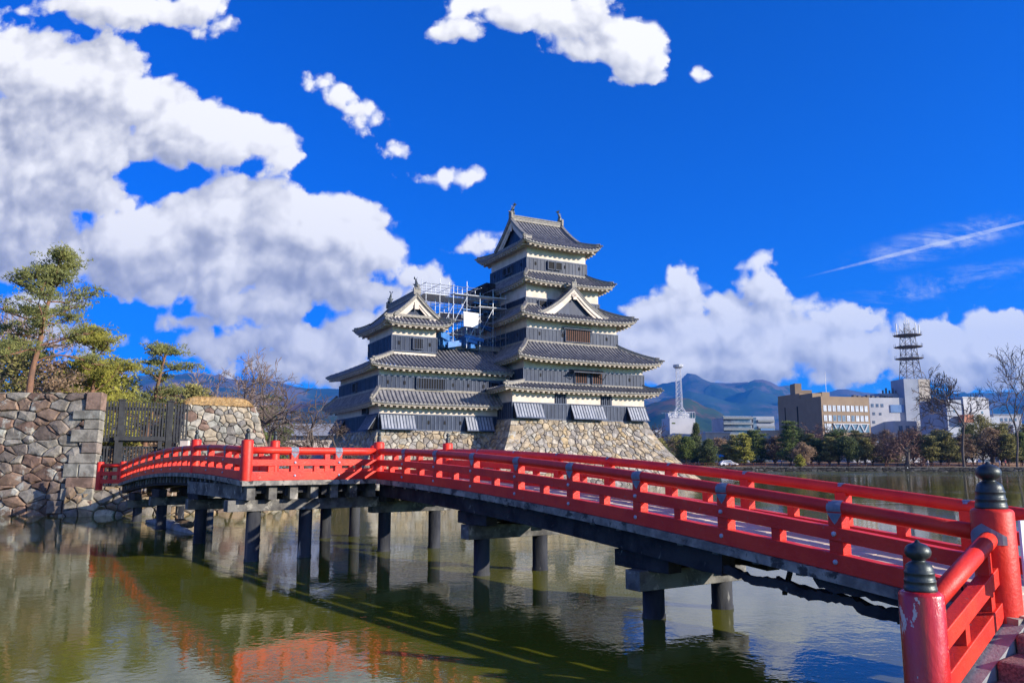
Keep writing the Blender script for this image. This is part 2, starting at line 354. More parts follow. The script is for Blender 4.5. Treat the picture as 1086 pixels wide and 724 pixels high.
me.materials[0] = gmat()
g = bpy.data.objects.new('ground', me); col.objects.link(g); tag(g, kind='structure')

# stone facing built stone by stone
def clip(poly, nx, ny, d):
    out = []; n = len(poly)
    for k in range(n):
        a, b = poly[k], poly[(k+1) % n]; da = a[0]*nx+a[1]*ny-d; db = b[0]*nx+b[1]*ny-d
        if da <= 0: out.append(a)
        if (da < 0 < db) or (db < 0 < da):
            t = da/(da-db); out.append((a[0]+(b[0]-a[0])*t, a[1]+(b[1]-a[1])*t))
    return out
def stones(mb, fn, W_, H_, cw, ch, seed, gap=.035, bulge=.10, mi=0, jit=.42, back=True, gi=1, pw=.5):
    """fn(u, v, d) gives a world point for the wall plane, d out of the wall"""
    rg = random.Random(seed); nx = max(1, round(W_/cw)); ny = max(1, round(H_/ch)); cw, ch = W_/nx, H_/ny
    P = {}; asp_ = (cw/ch)**pw
    for a in range(-2, nx+2):
        for b in range(-2, ny+2):
            P[a, b] = ((a+.5+(.5 if b % 2 else 0)+rg.uniform(-jit, jit))*cw, (b+.5+rg.uniform(-jit, jit)*.85)*ch)
    WT = {k: (rg.random()**2*.95-.2)*cw*cw/(asp_**4) for k in P}
    for (a, b), (x, y) in P.items():
        if not(-cw < x < W_+cw and -ch < y < H_+ch): continue
        poly = [(0, 0), (W_, 0), (W_, H_), (0, H_)]
        asp = asp_
        for da in range(-2, 3):
            for db in range(-2, 3):
                if (da or db) and (a+da, b+db) in P:
                    qx, qy = P[a+da, b+db]
                    # metric that keeps stones wider than tall
                    ex, ey = (qx-x)/(asp*asp), (qy-y)
                    mx, my = (x+qx)/2, (y+qy)/2
                    poly = clip(poly, ex, ey, mx*ex+my*ey+(WT[a, b]-WT[a+da, b+db])*.5)
                    if len(poly) < 3: break
            if len(poly) < 3: break
        if len(poly) < 3: continue
        cx = sum(p[0] for p in poly)/len(poly); cy = sum(p[1] for p in poly)/len(poly)
        pts = []
        for k in range(len(poly)):
            p, q = poly[k], poly[(k+1) % len(poly)]
            l = math.hypot(q[0]-p[0], q[1]-p[1])
            pts.append(p)
            if l > cw*.4: pts.append(((p[0]*.6+q[0]*.4)+rg.uniform(-.05, .05)*cw, (p[1]*.6+q[1]*.4)+rg.uniform(-.07, .07)*ch))
        def ins(g_):
            o = []
            for p in pts:
                dx, dy = cx-p[0], cy-p[1]; l = math.hypot(dx, dy) or 1; t = min(.8, g_/l); o.append((p[0]+dx*t, p[1]+dy*t))
            return o
        n = len(pts)
        if n < 3 or max(math.hypot(p[0]-cx, p[1]-cy) for p in pts) < gap*1.5: continue
        h = rg.uniform(.35, 1)*bulge; tx, ty = rg.uniform(-.35, .35)*bulge/cw, rg.uniform(-.35, .35)*bulge/ch
        r0, r1, r2 = ins(gap), ins(gap*1.5), ins(gap*1.5+min(cw, ch)*.14)
        vv = [fn(*p, -.12) for p in r0]+[fn(p[0], p[1], h*.35) for p in r1]+[fn(p[0], p[1], h+(p[0]-cx)*tx+(p[1]-cy)*ty+rg.uniform(-.12, .12)*bulge) for p in r2]
        ff = []
        for k in range(n):
            e = (k+1) % n; ff += [(k, e, n+e, n+k), (n+k, n+e, 2*n+e, 2*n+k)]
        vv.append(fn(cx+rg.uniform(-.12, .12)*cw, cy+rg.uniform(-.12, .12)*ch, h*1.25+rg.uniform(-.1, .25)*bulge))
        ff += [(2*n+k, 2*n+(k+1) % n, 3*n) for k in range(n)]; mb.add(vv, ff, mi)
    if back:
        N = 8
        for a in range(N):
            for b in range(N):
                mb.quad(fn(W_*a/N, H_*b/N, -.06), fn(W_*(a+1)/N, H_*b/N, -.06), fn(W_*(a+1)/N, H_*(b+1)/N, -.06), fn(W_*a/N, H_*(b+1)/N, -.06), gi)
def planefn(a, b, c, d):
    """bilinear map of the rectangle onto a (bl), b (br), c (tr), d (tl)"""
    a, b, c, d = map(Vector, (a, b, c, d)); W_ = ((b-a).length+(c-d).length)/2; H_ = ((d-a).length+(c-b).length)/2
    n = (b-a).cross(d-a).normalized()
    def fn(u, v, w):
        s, t = u/W_, v/H_
        return a*(1-s)*(1-t)+b*s*(1-t)+c*s*t+d*(1-s)*t+n*w
    return fn, W_, H_
# ---- hills
def hillrow(name, Y0_, Y1_, prof, ny, seed, matl, rough, amp):
    rg = random.Random(seed); mb = MB(); from mathutils import noise as mn
    xs = [(-150+k*9) for k in range(int(1500/9))]
    def pr(px):
        for k in range(len(prof)-1):
            if prof[k][0] <= px <= prof[k+1][0]:
                t = (px-prof[k][0])/(prof[k+1][0]-prof[k][0]); t = t*t*(3-2*t); return prof[k][1]*(1-t)+prof[k+1][1]*t
        return prof[0][1] if px < prof[0][0] else prof[-1][1]
    for b in range(ny+1):
        t = b/ny; Y = Y0_+(Y1_-Y0_)*t
        for px in xs:
            x = gx(px, Y); top = at(px, pr(px), Y1_).z
            h = top*(t**.9)
            q = Vector((x/amp, Y/amp, seed)); rid = 1-abs(mn.fractal(q, 1.0, 2.1, 5))*2.0
            h = h*(1-.38*(1-t*.85)*(1-rid)) if t > 0 else -20
            h += mn.fractal(q*4, .9, 2.2, 4)*top*.10*min(1, t*3)*(1 if t < .93 else .2)
            mb.v.append((x, Y, h))
    nx = len(xs)
    for b in range(ny):
        for a in range(nx-1):
            mb.f.append((b*nx+a, b*nx+a+1, (b+1)*nx+a+1, (b+1)*nx+a)); mb.m.append(0)
    o = mb.build(name, matl, smooth=True); tag(o, kind='structure')
def hmat(name, a, b, c, snow, sc_):
    m = bpy.data.materials.new(name); m.use_nodes = True; nt = m.node_tree; bs = nt.nodes['Principled BSDF']; bs.inputs['Roughness'].default_value = .95; bs.inputs['Specular IOR Level'].default_value = 0
    ge = nt.nodes.new('ShaderNodeNewGeometry'); v = S(nt, ge.outputs['Position'])
    cc = mixc(nt, noise(nt, v, sc_, 6, .6).ramp(.42, .56), a, b); cc = mixc(nt, noise(nt, v, sc_*4.3, 6, .6).ramp(.48, .6), cc, c)
    if snow:
        sp_ = nt.nodes.new('ShaderNodeSeparateXYZ'); nt.links.new(v.so, sp_.inputs[0]); z = S(nt, sp_.outputs[2])
        cc = mixc(nt, ((z-snow)/170.+(noise(nt, v, sc_*9, 6, .7)-.5)*4).ramp(.2, 1.1)*.9, cc, (.75, .78, .85))
    nt.links.new(cc.so, bs.inputs['Base Color']); return m
far = [(-150, 420), (0, 405), (120, 400), (200, 392), (260, 402), (340, 411), (420, 415), (560, 425), (650, 415), (690, 409), (715, 401), (733, 396), (750, 399), (775, 402), (800, 402), (830, 408), (870, 414), (900, 410), (940, 416), (1000, 411), (1086, 416), (1350, 400)]
near_ = [(-150, 452), (100, 440), (250, 430), (340, 425), (420, 450), (600, 452), (680, 430), (700, 424), (730, 420), (757, 430), (790, 452), (830, 458), (950, 455), (1100, 450), (1350, 455)]
hillrow('mountains', 5200, 9000, far, 46, 3, hmat('forest_far', (.05, .09, .08), (.15, .12, .10), (.035, .07, .05), 930, .0011), 1, 1500)
hillrow('hills', 2600, 4200, near_, 30, 8, hmat('forest_near', (.035, .065, .03), (.15, .085, .05), (.05, .08, .035), 0, .0022), 1, 700)
# ---------------------------------------------------------------- castle pieces
TM = [M['tile'], M['tile_edge'], M['plaster'], M['ridge_tile'], M['ridge_lime'], M['board']]
RIB = .44
def prof(t): return .70*t+.30*t*t
class Side:
    """one roof side. T maps (along, inward, z) to the world"""
    def __init__(s, T, x0, x1, dlim, Rr, z, flip=False): s.T, s.x0, s.x1, s.dlim, s.R, s.z, s.flip = T, x0, x1, dlim, Rr, z, flip
def roof_side(s, roof, eave, wall_d, zin, xin0, xin1, edge=True, dstart=0):
    T = s.T; Lx = s.x1-s.x0; n = max(2, round(Lx/RIB)); sp_ = Lx/n
    offs = [(0, 0), (.44, 0), (.54, .13), (.72, .17), (.90, .13)]
    cols = []
    for k in range(n):
        for o, h in offs: cols.append((s.x0+(k+o)*sp_, h))
    cols.append((s.x1, 0)); ND = 7; b = len(roof.v)
    for x, h in cols:
        dm = max(.002, s.dlim(x))
        for q in range(ND+1):
            d = dm*q/ND; hh = h*min(1, dm/.5)
            roof.v.append(tuple(T(x, d, s.z(x, d)+hh)))
    for k in range(len(cols)-1):
        for q in range(ND):
            a = b+k*(ND+1)+q; f = (a, a+ND+1, a+ND+2, a+1)
            roof.f.append(f if not s.flip else f[::-1]); roof.m.append(0)
    if not edge: return
    m = max(8, int(Lx/.6))
    X = [s.x0+Lx*k/m for k in range(m+1)]
    def cl(x, d): return min(max(x, s.x0+min(d, 9)*1.0), s.x1-min(d, 9)*1.0)
    for k in range(m):
        a, c = X[k], X[k+1]
        def q4(d0, z0, d1, z1, mi):
            eave.quad(T(cl(a, d0), d0, s.z(a, 0)+z0), T(cl(c, d0), d0, s.z(c, 0)+z0), T(cl(c, d1), d1, s.z(c, 0)+z1), T(cl(a, d1), d1, s.z(a, 0)+z1), mi)
        q4(0, .02, .01, -.13, 0); q4(.01, -.13, .13, -.13, 1); q4(.13, -.13, .14, -.25, 1); q4(.14, -.25, .42, -.25, 1)
        # soffit to the wall
        xa = xin0+(xin1-xin0)*k/m; xc = xin0+(xin1-xin0)*(k+1)/m
        eave.quad(T(cl(a, .42), .42, s.z(a, 0)-.25), T(cl(c, .42), .42, s.z(c, 0)-.25), T(xc, wall_d, zin), T(xa, wall_d, zin), 1)
    for k in range(n):                      # round tile ends
        x = s.x0+(k+.73)*sp_; z = s.z(x, 0)
        p = T(x, -.03, z+.0); q = T(x, .10, z+.0); eave.tube([p, q], .105, 6, 2)
    nr = max(2, round(Lx/.62))
    for k in range(nr):                     # plastered rafters
        x = s.x0+(k+.5)*Lx/nr; z = s.z(x, 0)
        dl = min(1.15, s.dlim(x)+.0)
        if dl < .35: continue
        eave.beam(T(x, .20, z-.36), T(x, dl, z-.36+.14), .25, .15, 1)
def hip(ridge, P, w=.34, h=.34):
    for k in range(len(P)-1):
        a, b = Vector(P[k]), Vector(P[k+1])
        ridge.beam(a+Vector((0, 0, h*.45)), b+Vector((0, 0, h*.45)), w*.8, h*.9, 1)
        ridge.beam(a+Vector((0, 0, h*1.02)), b+Vector((0, 0, h*1.02)), w, h*.3, 0)
def end_tile(ridge, p, d, w=.5, h=.62):
    if w <= .5: w, h = w*.68, h*.62
    d = Vector(d).normalized(); sx = d.cross(Vector((0, 0, 1))).normalized(); p = Vector(p)
    ridge.obox(p+Vector((0, 0, h*.42)), sx*w*.5, d*.12, Vector((0, 0, h*.42)), 1)
    ridge.obox(p+Vector((0, 0, h*.85))+d*.02, sx*w*.3, d*.14, Vector((0, 0, h*.22)), 0)
    ridge.tube([p+Vector((0, 0, h*.95))-d*.2, p+Vector((0, 0, h*1.05))+d*.32], .09, 6, 1)
def skirt(root, o, inn, under, ze, zt, lift, zin):
    """o, inn, under = (i0, j0, i1, j1)"""
    roof, eave, ridge = MB(), MB(), MB()
    i0, j0, i1, j1 = o; a0, b0, a1, b1 = inn; u0, v0, u1, v1 = under
    sides = [(lambda x, d, z: L(x, j0+d, z), i0, i1, a0-i0, i1-a1, b0-j0, v0-j0, u0, u1, False),
             (lambda x, d, z: L(i1-d, x, z), j0, j1, b0-j0, j1-b1, i1-a1, i1-u1, v0, v1, False),
             (lambda x, d, z: L(x, j1-d, z), i0, i1, a0-i0, i1-a1, j1-b1, j1-v1, u0, u1, True),
             (lambda x, d, z: L(i0+d, x, z), j0, j1, b0-j0, j1-b1, a0-i0, u0-i0, v0, v1, True)]
    for T, x0, x1, ol, orr, Rr, wd, w0, w1, fl in sides:
        ol = max(ol, .05); orr = max(orr, .05); Rr = max(Rr, .05)
        def dlim(x, x0=x0, x1=x1, ol=ol, orr=orr, Rr=Rr): return min(Rr, Rr*(x-x0)/ol, Rr*(x1-x)/orr)
        def zf(x, d, x0=x0, x1=x1, ol=ol, orr=orr, Rr=Rr):
            t = min(1, d/Rr); lo, hi = x0+ol*t, x1-orr*t; c = abs((x-(lo+hi)/2)/((hi-lo)/2)) if hi > lo else 0
            return ze-lift+(zt-ze+lift)*prof(t)+lift*min(1, c)**5*(1-t)**1.5
        roof_side(Side(T, x0, x1, dlim, Rr, zf, fl), roof, eave, wd, zin, w0, w1)
    for (ci, cj, di, dj) in ((i0, j0, a0, b0), (i1, j0, a1, b0), (i0, j1, a0, b1), (i1, j1, a1, b1)):
        P = []
        for k in range(9):
            t = k/8; P.append(L(ci+(di-ci)*t, cj+(dj-cj)*t, ze-lift+(zt-ze+lift)*prof(t)+lift*(1-t)**1.5+.03))
        hip(ridge, P[1:] if True else P); hip(ridge, P[:2], .24, .22)
        end_tile(ridge, P[1], P[0]-P[1]); end_tile(ridge, P[0]+(P[1]-P[0])*.1, P[0]-P[1], .3, .36)
    # flashing ridge along the wall above
    for p, q in (((a0, b0), (a1, b0)), ((a1, b0), (a1, b1)), ((a0, b1), (a0, b0))):
        ridge.beam(L(*p, zt+.05), L(*q, zt+.05), .30, .22, 1)
    r = roof.build('roof', TM[0], root); BASE[r.name] = Vector((0, 0, 0))
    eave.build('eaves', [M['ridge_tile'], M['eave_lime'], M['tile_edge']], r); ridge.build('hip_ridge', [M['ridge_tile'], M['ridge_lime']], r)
    return r
def storey(root, rect, zb, zm, zt, skip_board=None):
    i0, j0, i1, j1 = rect
    w = MB()
    def lbox(mb, a, b, c, d, z0, z1, mi=0):
        mb.obox(L((a+c)/2, (b+d)/2, (z0+z1)/2), e1*(c-a)/2, e2*(d-b)/2, Vector((0, 0, (z1-z0)/2)), mi)
    lbox(w, i0, j0, i1, j1, zb-.3, zt); w.build('plaster_wall', M['plaster'], root)
    b = MB(); t = .09
    lbox(b, i0-t, j0-t, i1+t, j1+t, zb, zm, 0)
    bt = MB(); t2 = t+.05
    for z0, z1 in ((zb-.02, zb+.10), (zm-.10, zm+.03)):
        for (a, c, a2, c2) in ((i0-t2, j0-t2, i1+t2, j0-t+.002), (i0-t2, j0-t2, i0-t+.002, j1+t2), (i1+t-.002, j0-t2, i1+t2, j1+t2)):
            lbox(bt, a, c, a2, c2, z0, z1)
    n = round((i1-i0)/.46)
    for k in range(n+1):
        x = i0-t+(i1-i0+2*t)*k/n; lbox(bt, x-.045, j0-t2+.01, x+.045, j0-t+.001, zb+.10, zm-.10)
    n = round((j1-j0)/.46)
    for k in range(n+1):
        y = j0-t+(j1-j0+2*t)*k/n; lbox(bt, i0-t2+.01, y-.045, i0-t+.001, y+.045, zb+.10, zm-.10); lbox(bt, i1+t-.001, y-.045, i1+t2-.01, y+.045, zb+.10, zm-.10)
    o = b.build('weatherboard', M['board'], root); BASE[o.name] = Vector((0, 0, 0))
    bt.build('batten', M['batten'], o)
def lb(mb, a, b, c, d, z0, z1, mi=0):
    mb.obox(L((a+c)/2, (b+d)/2, (z0+z1)/2), e1*(c-a)/2, e2*(d-b)/2, Vector((0, 0, (z1-z0)/2)), mi)
def window(root, i, j, w, z0, z1, face='f', bars=0, frame='batten', wood='batten', depth=.18):
    """a dark opening with a frame on the front (f) or left (l) wall"""
    m = MB()
    def bx_(u0, u1, d0, d1, za, zb_, mi):
        if face == 'f': lb(m, i+u0, j-d1, i+u1, j-d0, za, zb_, mi)
        else: lb(m, i-d1, j+u0, i-d0, j+u1, za, zb_, mi)
    bx_(0, w, .0, depth-.02, z0, z1, 1)
    for u0, u1, za, zb_ in ((-.06, w+.06, z0-.07, z0), (-.06, w+.06, z1, z1+.07), (-.06, 0, z0, z1), (w, w+.06, z0, z1)): bx_(u0, u1, .02, depth+.05, za, zb_, 0)
    for k in range(bars):
        x = w*(k+.5)/bars; bx_(x-.04, x+.04, depth-.02, depth+.03, z0, z1, 2)
    return m.build('window', [M[frame], M['void'], M[wood]], root)
def shutter(root, i, j, w, z0, z1, out=.75, face='f'):
    m = MB(); nb = max(3, round(w/.34))
    def P(u, v, d):
        # v 0..1 from bottom to top
        dd = out*(1-v)+.06+d
        return L(i+u, j-dd, z0+(z1-z0)*v) if face == 'f' else L(i-dd, j+u, z0+(z1-z0)*v)
    def slab(u0, u1, v0, v1, d0, d1, mi):
        A = [P(u0, v0, d0), P(u1, v0, d0), P(u1, v1, d0), P(u0, v1, d0), P(u0, v0, d1), P(u1, v0, d1), P(u1, v1, d1), P(u0, v1, d1)]
        m.add(A, ((0, 1, 2, 3), (7, 6, 5, 4), (0, 4, 5, 1), (1, 5, 6, 2), (2, 6, 7, 3), (3, 7, 4, 0)), mi)
    for k in range(nb): slab(w*k/nb+.012, w*(k+1)/nb-.012, 0, 1, 0, .05, 0)
    for k in range(nb+1): slab(max(0, w*k/nb-.035), min(w, w*k/nb+.035), .02, .98, .05, .09, 1)
    slab(-.04, w+.04, -.05, .03, -.02, .11, 1); slab(-.04, w+.04, .97, 1.03, -.02, .11, 1)
    for s_ in (0, w):      # cheeks
        A = [P(s_, 0, 0), P(s_, 1, 0), P(s_, 0, -out)]; m.add(A, ((0, 1, 2),), 2)
    return m.build('shutter', [M['shutter'], M['batten'], M['void']], root)
def shachi(root, p, d):
    """ridge-end dolphin: head down on the ridge, tail in the air"""
    m = MB(); p = Vector(p); d = Vector(d).normalized(); z = Vector((0, 0, 1)); s = d.cross(z).normalized()
    pts = [p+d*.18+z*.12, p-d*.02+z*.22, p-d*.12+z*.5, p-d*.04+z*.8, p+d*.12+z*1.02, p+d*.18+z*1.18]
    m.tube(pts, [.12, .24, .22, .15, .09, .04], 8)
    for q in (-1, 1):
        m.add([p+d*.14+z*1.05, p+d*.42+s*q*.14+z*1.32, p+d*.02+s*q*.2+z*1.48, p+d*.06+z*1.1], ((0, 1, 2), (0, 2, 3), (2, 1, 0), (3, 2, 0)))
        m.add([p-d*.05+s*q*.2+z*.42, p-d*.02+s*q*.42+z*.62, p-d*.12+s*q*.2+z*.62], ((0, 1, 2), (2, 1, 0)))
    for k in range(4):
        b = pts[1]+(pts[4]-pts[1])*k/3.5; m.add([b-d*.2, b-d*.38+z*.2, b-d*.16+z*.22], ((0, 1, 2), (2, 1, 0)))
    return m.build('ridge_fish', M['bronze_dark'], root)
def irimoya(root, Tm, a0, a1, b0, b1, Dh, ze, rise, lift, under, zin, rev=False):
    """hip-and-gable roof, ridge along a.  Tm(a, b, z) -> world"""
    roof, eave, ridge, gab = MB(), MB(), MB(), MB()
    bm_ = (b0+b1)/2; Rr = (b1-b0)/2; u0, v0, u1, v1 = under
    def f(d): t = d/Rr; return rise*(.60*t+.40*t*t)
    def lf(c, d): return lift*min(1, c)**5*max(0, 1-d/Dh)**1.3
    def zmain(x, d):
        dd = min(d, Dh); h = (a1-a0)/2-dd; return ze-lift+f(d)+lf(abs(x-(a0+a1)/2)/h, d) if True else 0
    def dl(x): 
        e = min(x-a0, a1-x); return Rr if e >= Dh-.45 else max(0, e)
    for T, fl in ((lambda x, d, z: Tm(x, b0+d, z), rev), (lambda x, d, z: Tm(x, b1-d, z), not rev)):
        roof_side(Side(T, a0, a1, dl, Rr, zmain, fl), roof, eave, v0-b0, zin, u0, u1)
    def zs(x, d):
        h = (b1-b0)/2-d; return ze-lift+f(d)+lf(abs(x-bm_)/h, d)
    def dl2(x): return max(0, min(Dh, x-b0, b1-x))
    for T, fl in ((lambda x, d, z: Tm(a0+d, x, z), not rev), (lambda x, d, z: Tm(a1-d, x, z), rev)):
        roof_side(Side(T, b0, b1, dl2, Dh, zs, fl), roof, eave, u0-a0, zin, v0, v1)
    zr = ze-lift+rise
    for ga, sg in ((a0+Dh, -1), (a1-Dh, 1)):
        gab = MB()
        gf = ga+sg*.40                                # front edge of the gable roof
        # boarded infill, set back under the roof
        N = 10
        for side_ in (-1, 1):
            pr_ = [(bm_+side_*(Rr-Dh)*(1-k/N), ze-lift+f(Dh+(Rr-Dh)*k/N)) for k in range(N+1)]
            zb_ = ze-lift+f(Dh)-.3
            for k in range(N):
                (y0, z0), (y1, z1) = pr_[k], pr_[k+1]
                gab.quad(Tm(ga-sg*.05, y0, zb_), Tm(ga-sg*.05, y1, zb_), Tm(ga-sg*.05, y1, z1), Tm(ga-sg*.05, y0, z0), 0)
                # bargeboards: white, thick
                w = .55
                for (d0, d1, off0, off1, mi) in ((.30, .38, .06, w, 1), (.22, .30, .5, w+.30, 1)):
                    A = [Tm(ga+sg*d0, y0, z0-off0), Tm(ga+sg*d0, y1, z1-off0), Tm(ga+sg*d0, y1, z1-off1), Tm(ga+sg*d0, y0, z0-off1),
                         Tm(ga+sg*d1, y0, z0-off0), Tm(ga+sg*d1, y1, z1-off0), Tm(ga+sg*d1, y1, z1-off1), Tm(ga+sg*d1, y0, z0-off1)]
                    gab.add(A, ((0, 1, 2, 3), (7, 6, 5, 4), (0, 4, 5, 1), (2, 6, 7, 3)), mi)
                gab.quad(Tm(ga+sg*.45, y0, z0+.06), Tm(ga+sg*.45, y1, z1+.06), Tm(ga+sg*.45, y1, z1-.10), Tm(ga+sg*.45, y0, z0-.10), 2)
                gab.quad(Tm(ga+sg*.45, y0, z0-.10), Tm(ga+sg*.45, y1, z1-.10), Tm(ga-sg*.05, y1, z1-.10), Tm(ga-sg*.05, y0, z0-.10), 1)
            P = [Tm(gf, y, z+.03) for y, z in pr_]
            hip(ridge, P, .42, .30); end_tile(ridge, P[0], P[0]-P[1], .45, .55)
            # ridge down the hip below the gable
        gab.obox(Tm(ga+sg*.42, bm_, zr-1.0), Tm(1, 0, 0)*.0+(Tm(ga+.04, bm_, 0)-Tm(ga, bm_, 0)), (Tm(ga, bm_+.24, 0)-Tm(ga, bm_, 0)), Vector((0, 0, .38)), 1)
        gab.build('gable', [M['board'], M['plaster'], M['ridge_tile']], root)
        end_tile(ridge, Tm(gf, bm_, zr+.2), Tm(gf+sg, bm_, 0)-Tm(gf, bm_, 0), .75, .85)
        shachi(root, Tm(gf-sg*.3, bm_, zr+.72), Tm(gf-sg, bm_, 0)-Tm(gf, bm_, 0))
        ridge.beam(Tm(ga+sg*.25, bm_-(Rr-Dh), ze-lift+f(Dh)+.1), Tm(ga+sg*.25, bm_+(Rr-Dh), ze-lift+f(Dh)+.1), .3, .28, 1)
        for cb, sb in ((b0, 1), (b1, -1)):
            P = []
            for k in range(9):
                t = k/8; d = Dh*t; P.append(Tm((a0+d) if sg < 0 else (a1-d), cb+sb*d, ze-lift+f(d)+lf(1, d)+.03))
            hip(ridge, P[1:]); hip(ridge, P[:2], .24, .22); end_tile(ridge, P[1], P[0]-P[1]); end_tile(ridge, P[0]+(P[1]-P[0])*.1, P[0]-P[1], .3, .36)
    A, B = Tm(a0+Dh-.3, bm_, zr), Tm(a1-Dh+.3, bm_, zr)
    up = Vector((0, 0, 1)); ridge.beam(A+up*.25, B+up*.25, .42, .5, 1); ridge.beam(A+up*.32, B+up*.32, .5, .08, 0); ridge.beam(A+up*.58, B+up*.58, .55, .16, 0)
    r = roof.build('roof', TM[0], root); BASE[r.name] = Vector((0, 0, 0))
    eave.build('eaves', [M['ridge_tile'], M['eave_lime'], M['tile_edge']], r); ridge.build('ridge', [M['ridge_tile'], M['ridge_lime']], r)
# ---- the great keep
KR = thing('castle_keep', 'tall black and white castle tower with five tiled roofs on the right', 'castle keep', tuple(L(8, 8, 6.6)))
T1, T2, T3, T4, T5 = (0, 0, 16.65, 18.3), (1.55, .4, 16.85, 18.2), (2.8, 2.0, 14.5, 17.0), (3.5, 3.4, 13.0, 15.2), (4.27, 4.6, 12.1, 13.75)
storey(KR, T1, 6.7, 8.4, 10.1); storey(KR, T2, 10.5, 12.0, 13.3); storey(KR, T3, 15.15, 16.65, 18.2); storey(KR, T4, 18.6, 20.3, 22.4); storey(KR, T5, 23.6, 25.2, 26.85)
skirt(KR, (-1.45, -1.15, 18.2, 19.4), T2, T1, 9.98, 10.5, .18, 9.75)
skirt(KR, (.05, -1.35, 18.35, 19.7), T3, T2, 13.30, 15.15, .35, 13.15)
skirt(KR, (1.3, .4, 16.2, 18.6), T4, T3, 18.15, 19.5, .38, 18.0)
skirt(KR, (2.5, 1.9, 14.3, 16.6), T5, T4, 22.35, 23.6, .36, 22.15)
def TmK(a, b, z): return L(a, b, z)
irimoya(KR, TmK, 3.0, 13.2, 3.0, 15.3, 2.0, 26.98, 4.25, .42, (4.27, 4.6, 12.1, 13.75), 26.6)
# dormer gable on the third roof
def dormer(root, ic, hw, jf, zf_, za, depth):
    roof, gab, ridge = MB(), MB(), MB(); N = 10
    def zz_(t): return zf_+(za-zf_)*(.55*t+.45*t*t)      # t 0 foot .. 1 apex
    for sgn in (-1, 1):
        n = round(depth/RIB)
        offs = [(0, 0), (.46, 0), (.56, .07), (.73, .095), (.90, .07)]; cols = []
        for k in range(n):
            for o, h in offs: cols.append((jf+(k+o)*depth/n, h))
        cols.append((jf+depth, 0)); b = len(roof.v)
        for y, h in cols:
            for q in range(N+1):
                t = q/N; roof.v.append(tuple(L(ic+sgn*hw*(1-t), y, zz_(t)+h)))
        for k in range(len(cols)-1):
            for q in range(N):
                a = b+k*(N+1)+q; roof.f.append((a, a+N+1, a+N+2, a+1)); roof.m.append(0)
        pr_ = [(ic+sgn*hw*(1-k/N), zz_(k/N)) for k in range(N+1)]
        for k in range(N):
            (x0, z0), (x1, z1) = pr_[k], pr_[k+1]
            gab.quad(L(x0, jf+.5, zf_-.5), L(x1, jf+.5, zf_-.5), L(x1, jf+.5, z1), L(x0, jf+.5, z0), 0)
            for (d0, d1, o0, o1) in ((.02, .10, .08, .5), (.12, .24, .42, .85)):
                A = [L(x0, jf+d0, z0-o0), L(x1, jf+d0, z1-o0), L(x1, jf+d0, z1-o1), L(x0, jf+d0, z0-o1), L(x0, jf+d1, z0-o0), L(x1, jf+d1, z1-o0), L(x1, jf+d1, z1-o1), L(x0, jf+d1, z0-o1)]
                gab.add(A, ((0, 1, 2, 3), (7, 6, 5, 4), (0, 4, 5, 1), (2, 6, 7, 3)), 1)
            gab.quad(L(x0, jf-.04, z0+.06), L(x1, jf-.04, z1+.06), L(x1, jf-.04, z1-.10), L(x0, jf-.04, z0-.10), 2)
            gab.quad(L(x0, jf, z0-.09), L(x1, jf, z1-.09), L(x1, jf+.5, z1-.09), L(x0, jf+.5, z0-.09), 1)
        P = [L(x, jf+.2, z+.02) for x, z in pr_]; hip(ridge, P, .45, .24); end_tile(ridge, P[0], P[0]-P[1], .4, .5)
    gab.obox(L(ic, jf-.02, za-.95), e1*.2, e2*.05, Vector((0, 0, .34)), 1); gab.obox(L(ic, jf-.02, za-.85), e1*.34, e2*.05, Vector((0, 0, .14)), 1)
    ridge.beam(L(ic, jf+.1, za+.15), L(ic, jf+depth, za+.15), .36, .34, 1); ridge.beam(L(ic, jf+.1, za+.36), L(ic, jf+depth, za+.36), .44, .12, 0)
    end_tile(ridge, L(ic, jf+.1, za+.1), -e2, .6, .75)
    r = roof.build('dormer_gable', TM[0], root); BASE[r.name] = Vector((0, 0, 0))
    gab.build('bargeboard', [M['board'], M['plaster'], M['ridge_tile']], r); ridge.build('ridge', [M['ridge_tile'], M['ridge_lime']], r)
dormer(KR, 8.35, 4.3, 1.1, 18.15, 21.35, 2.6)
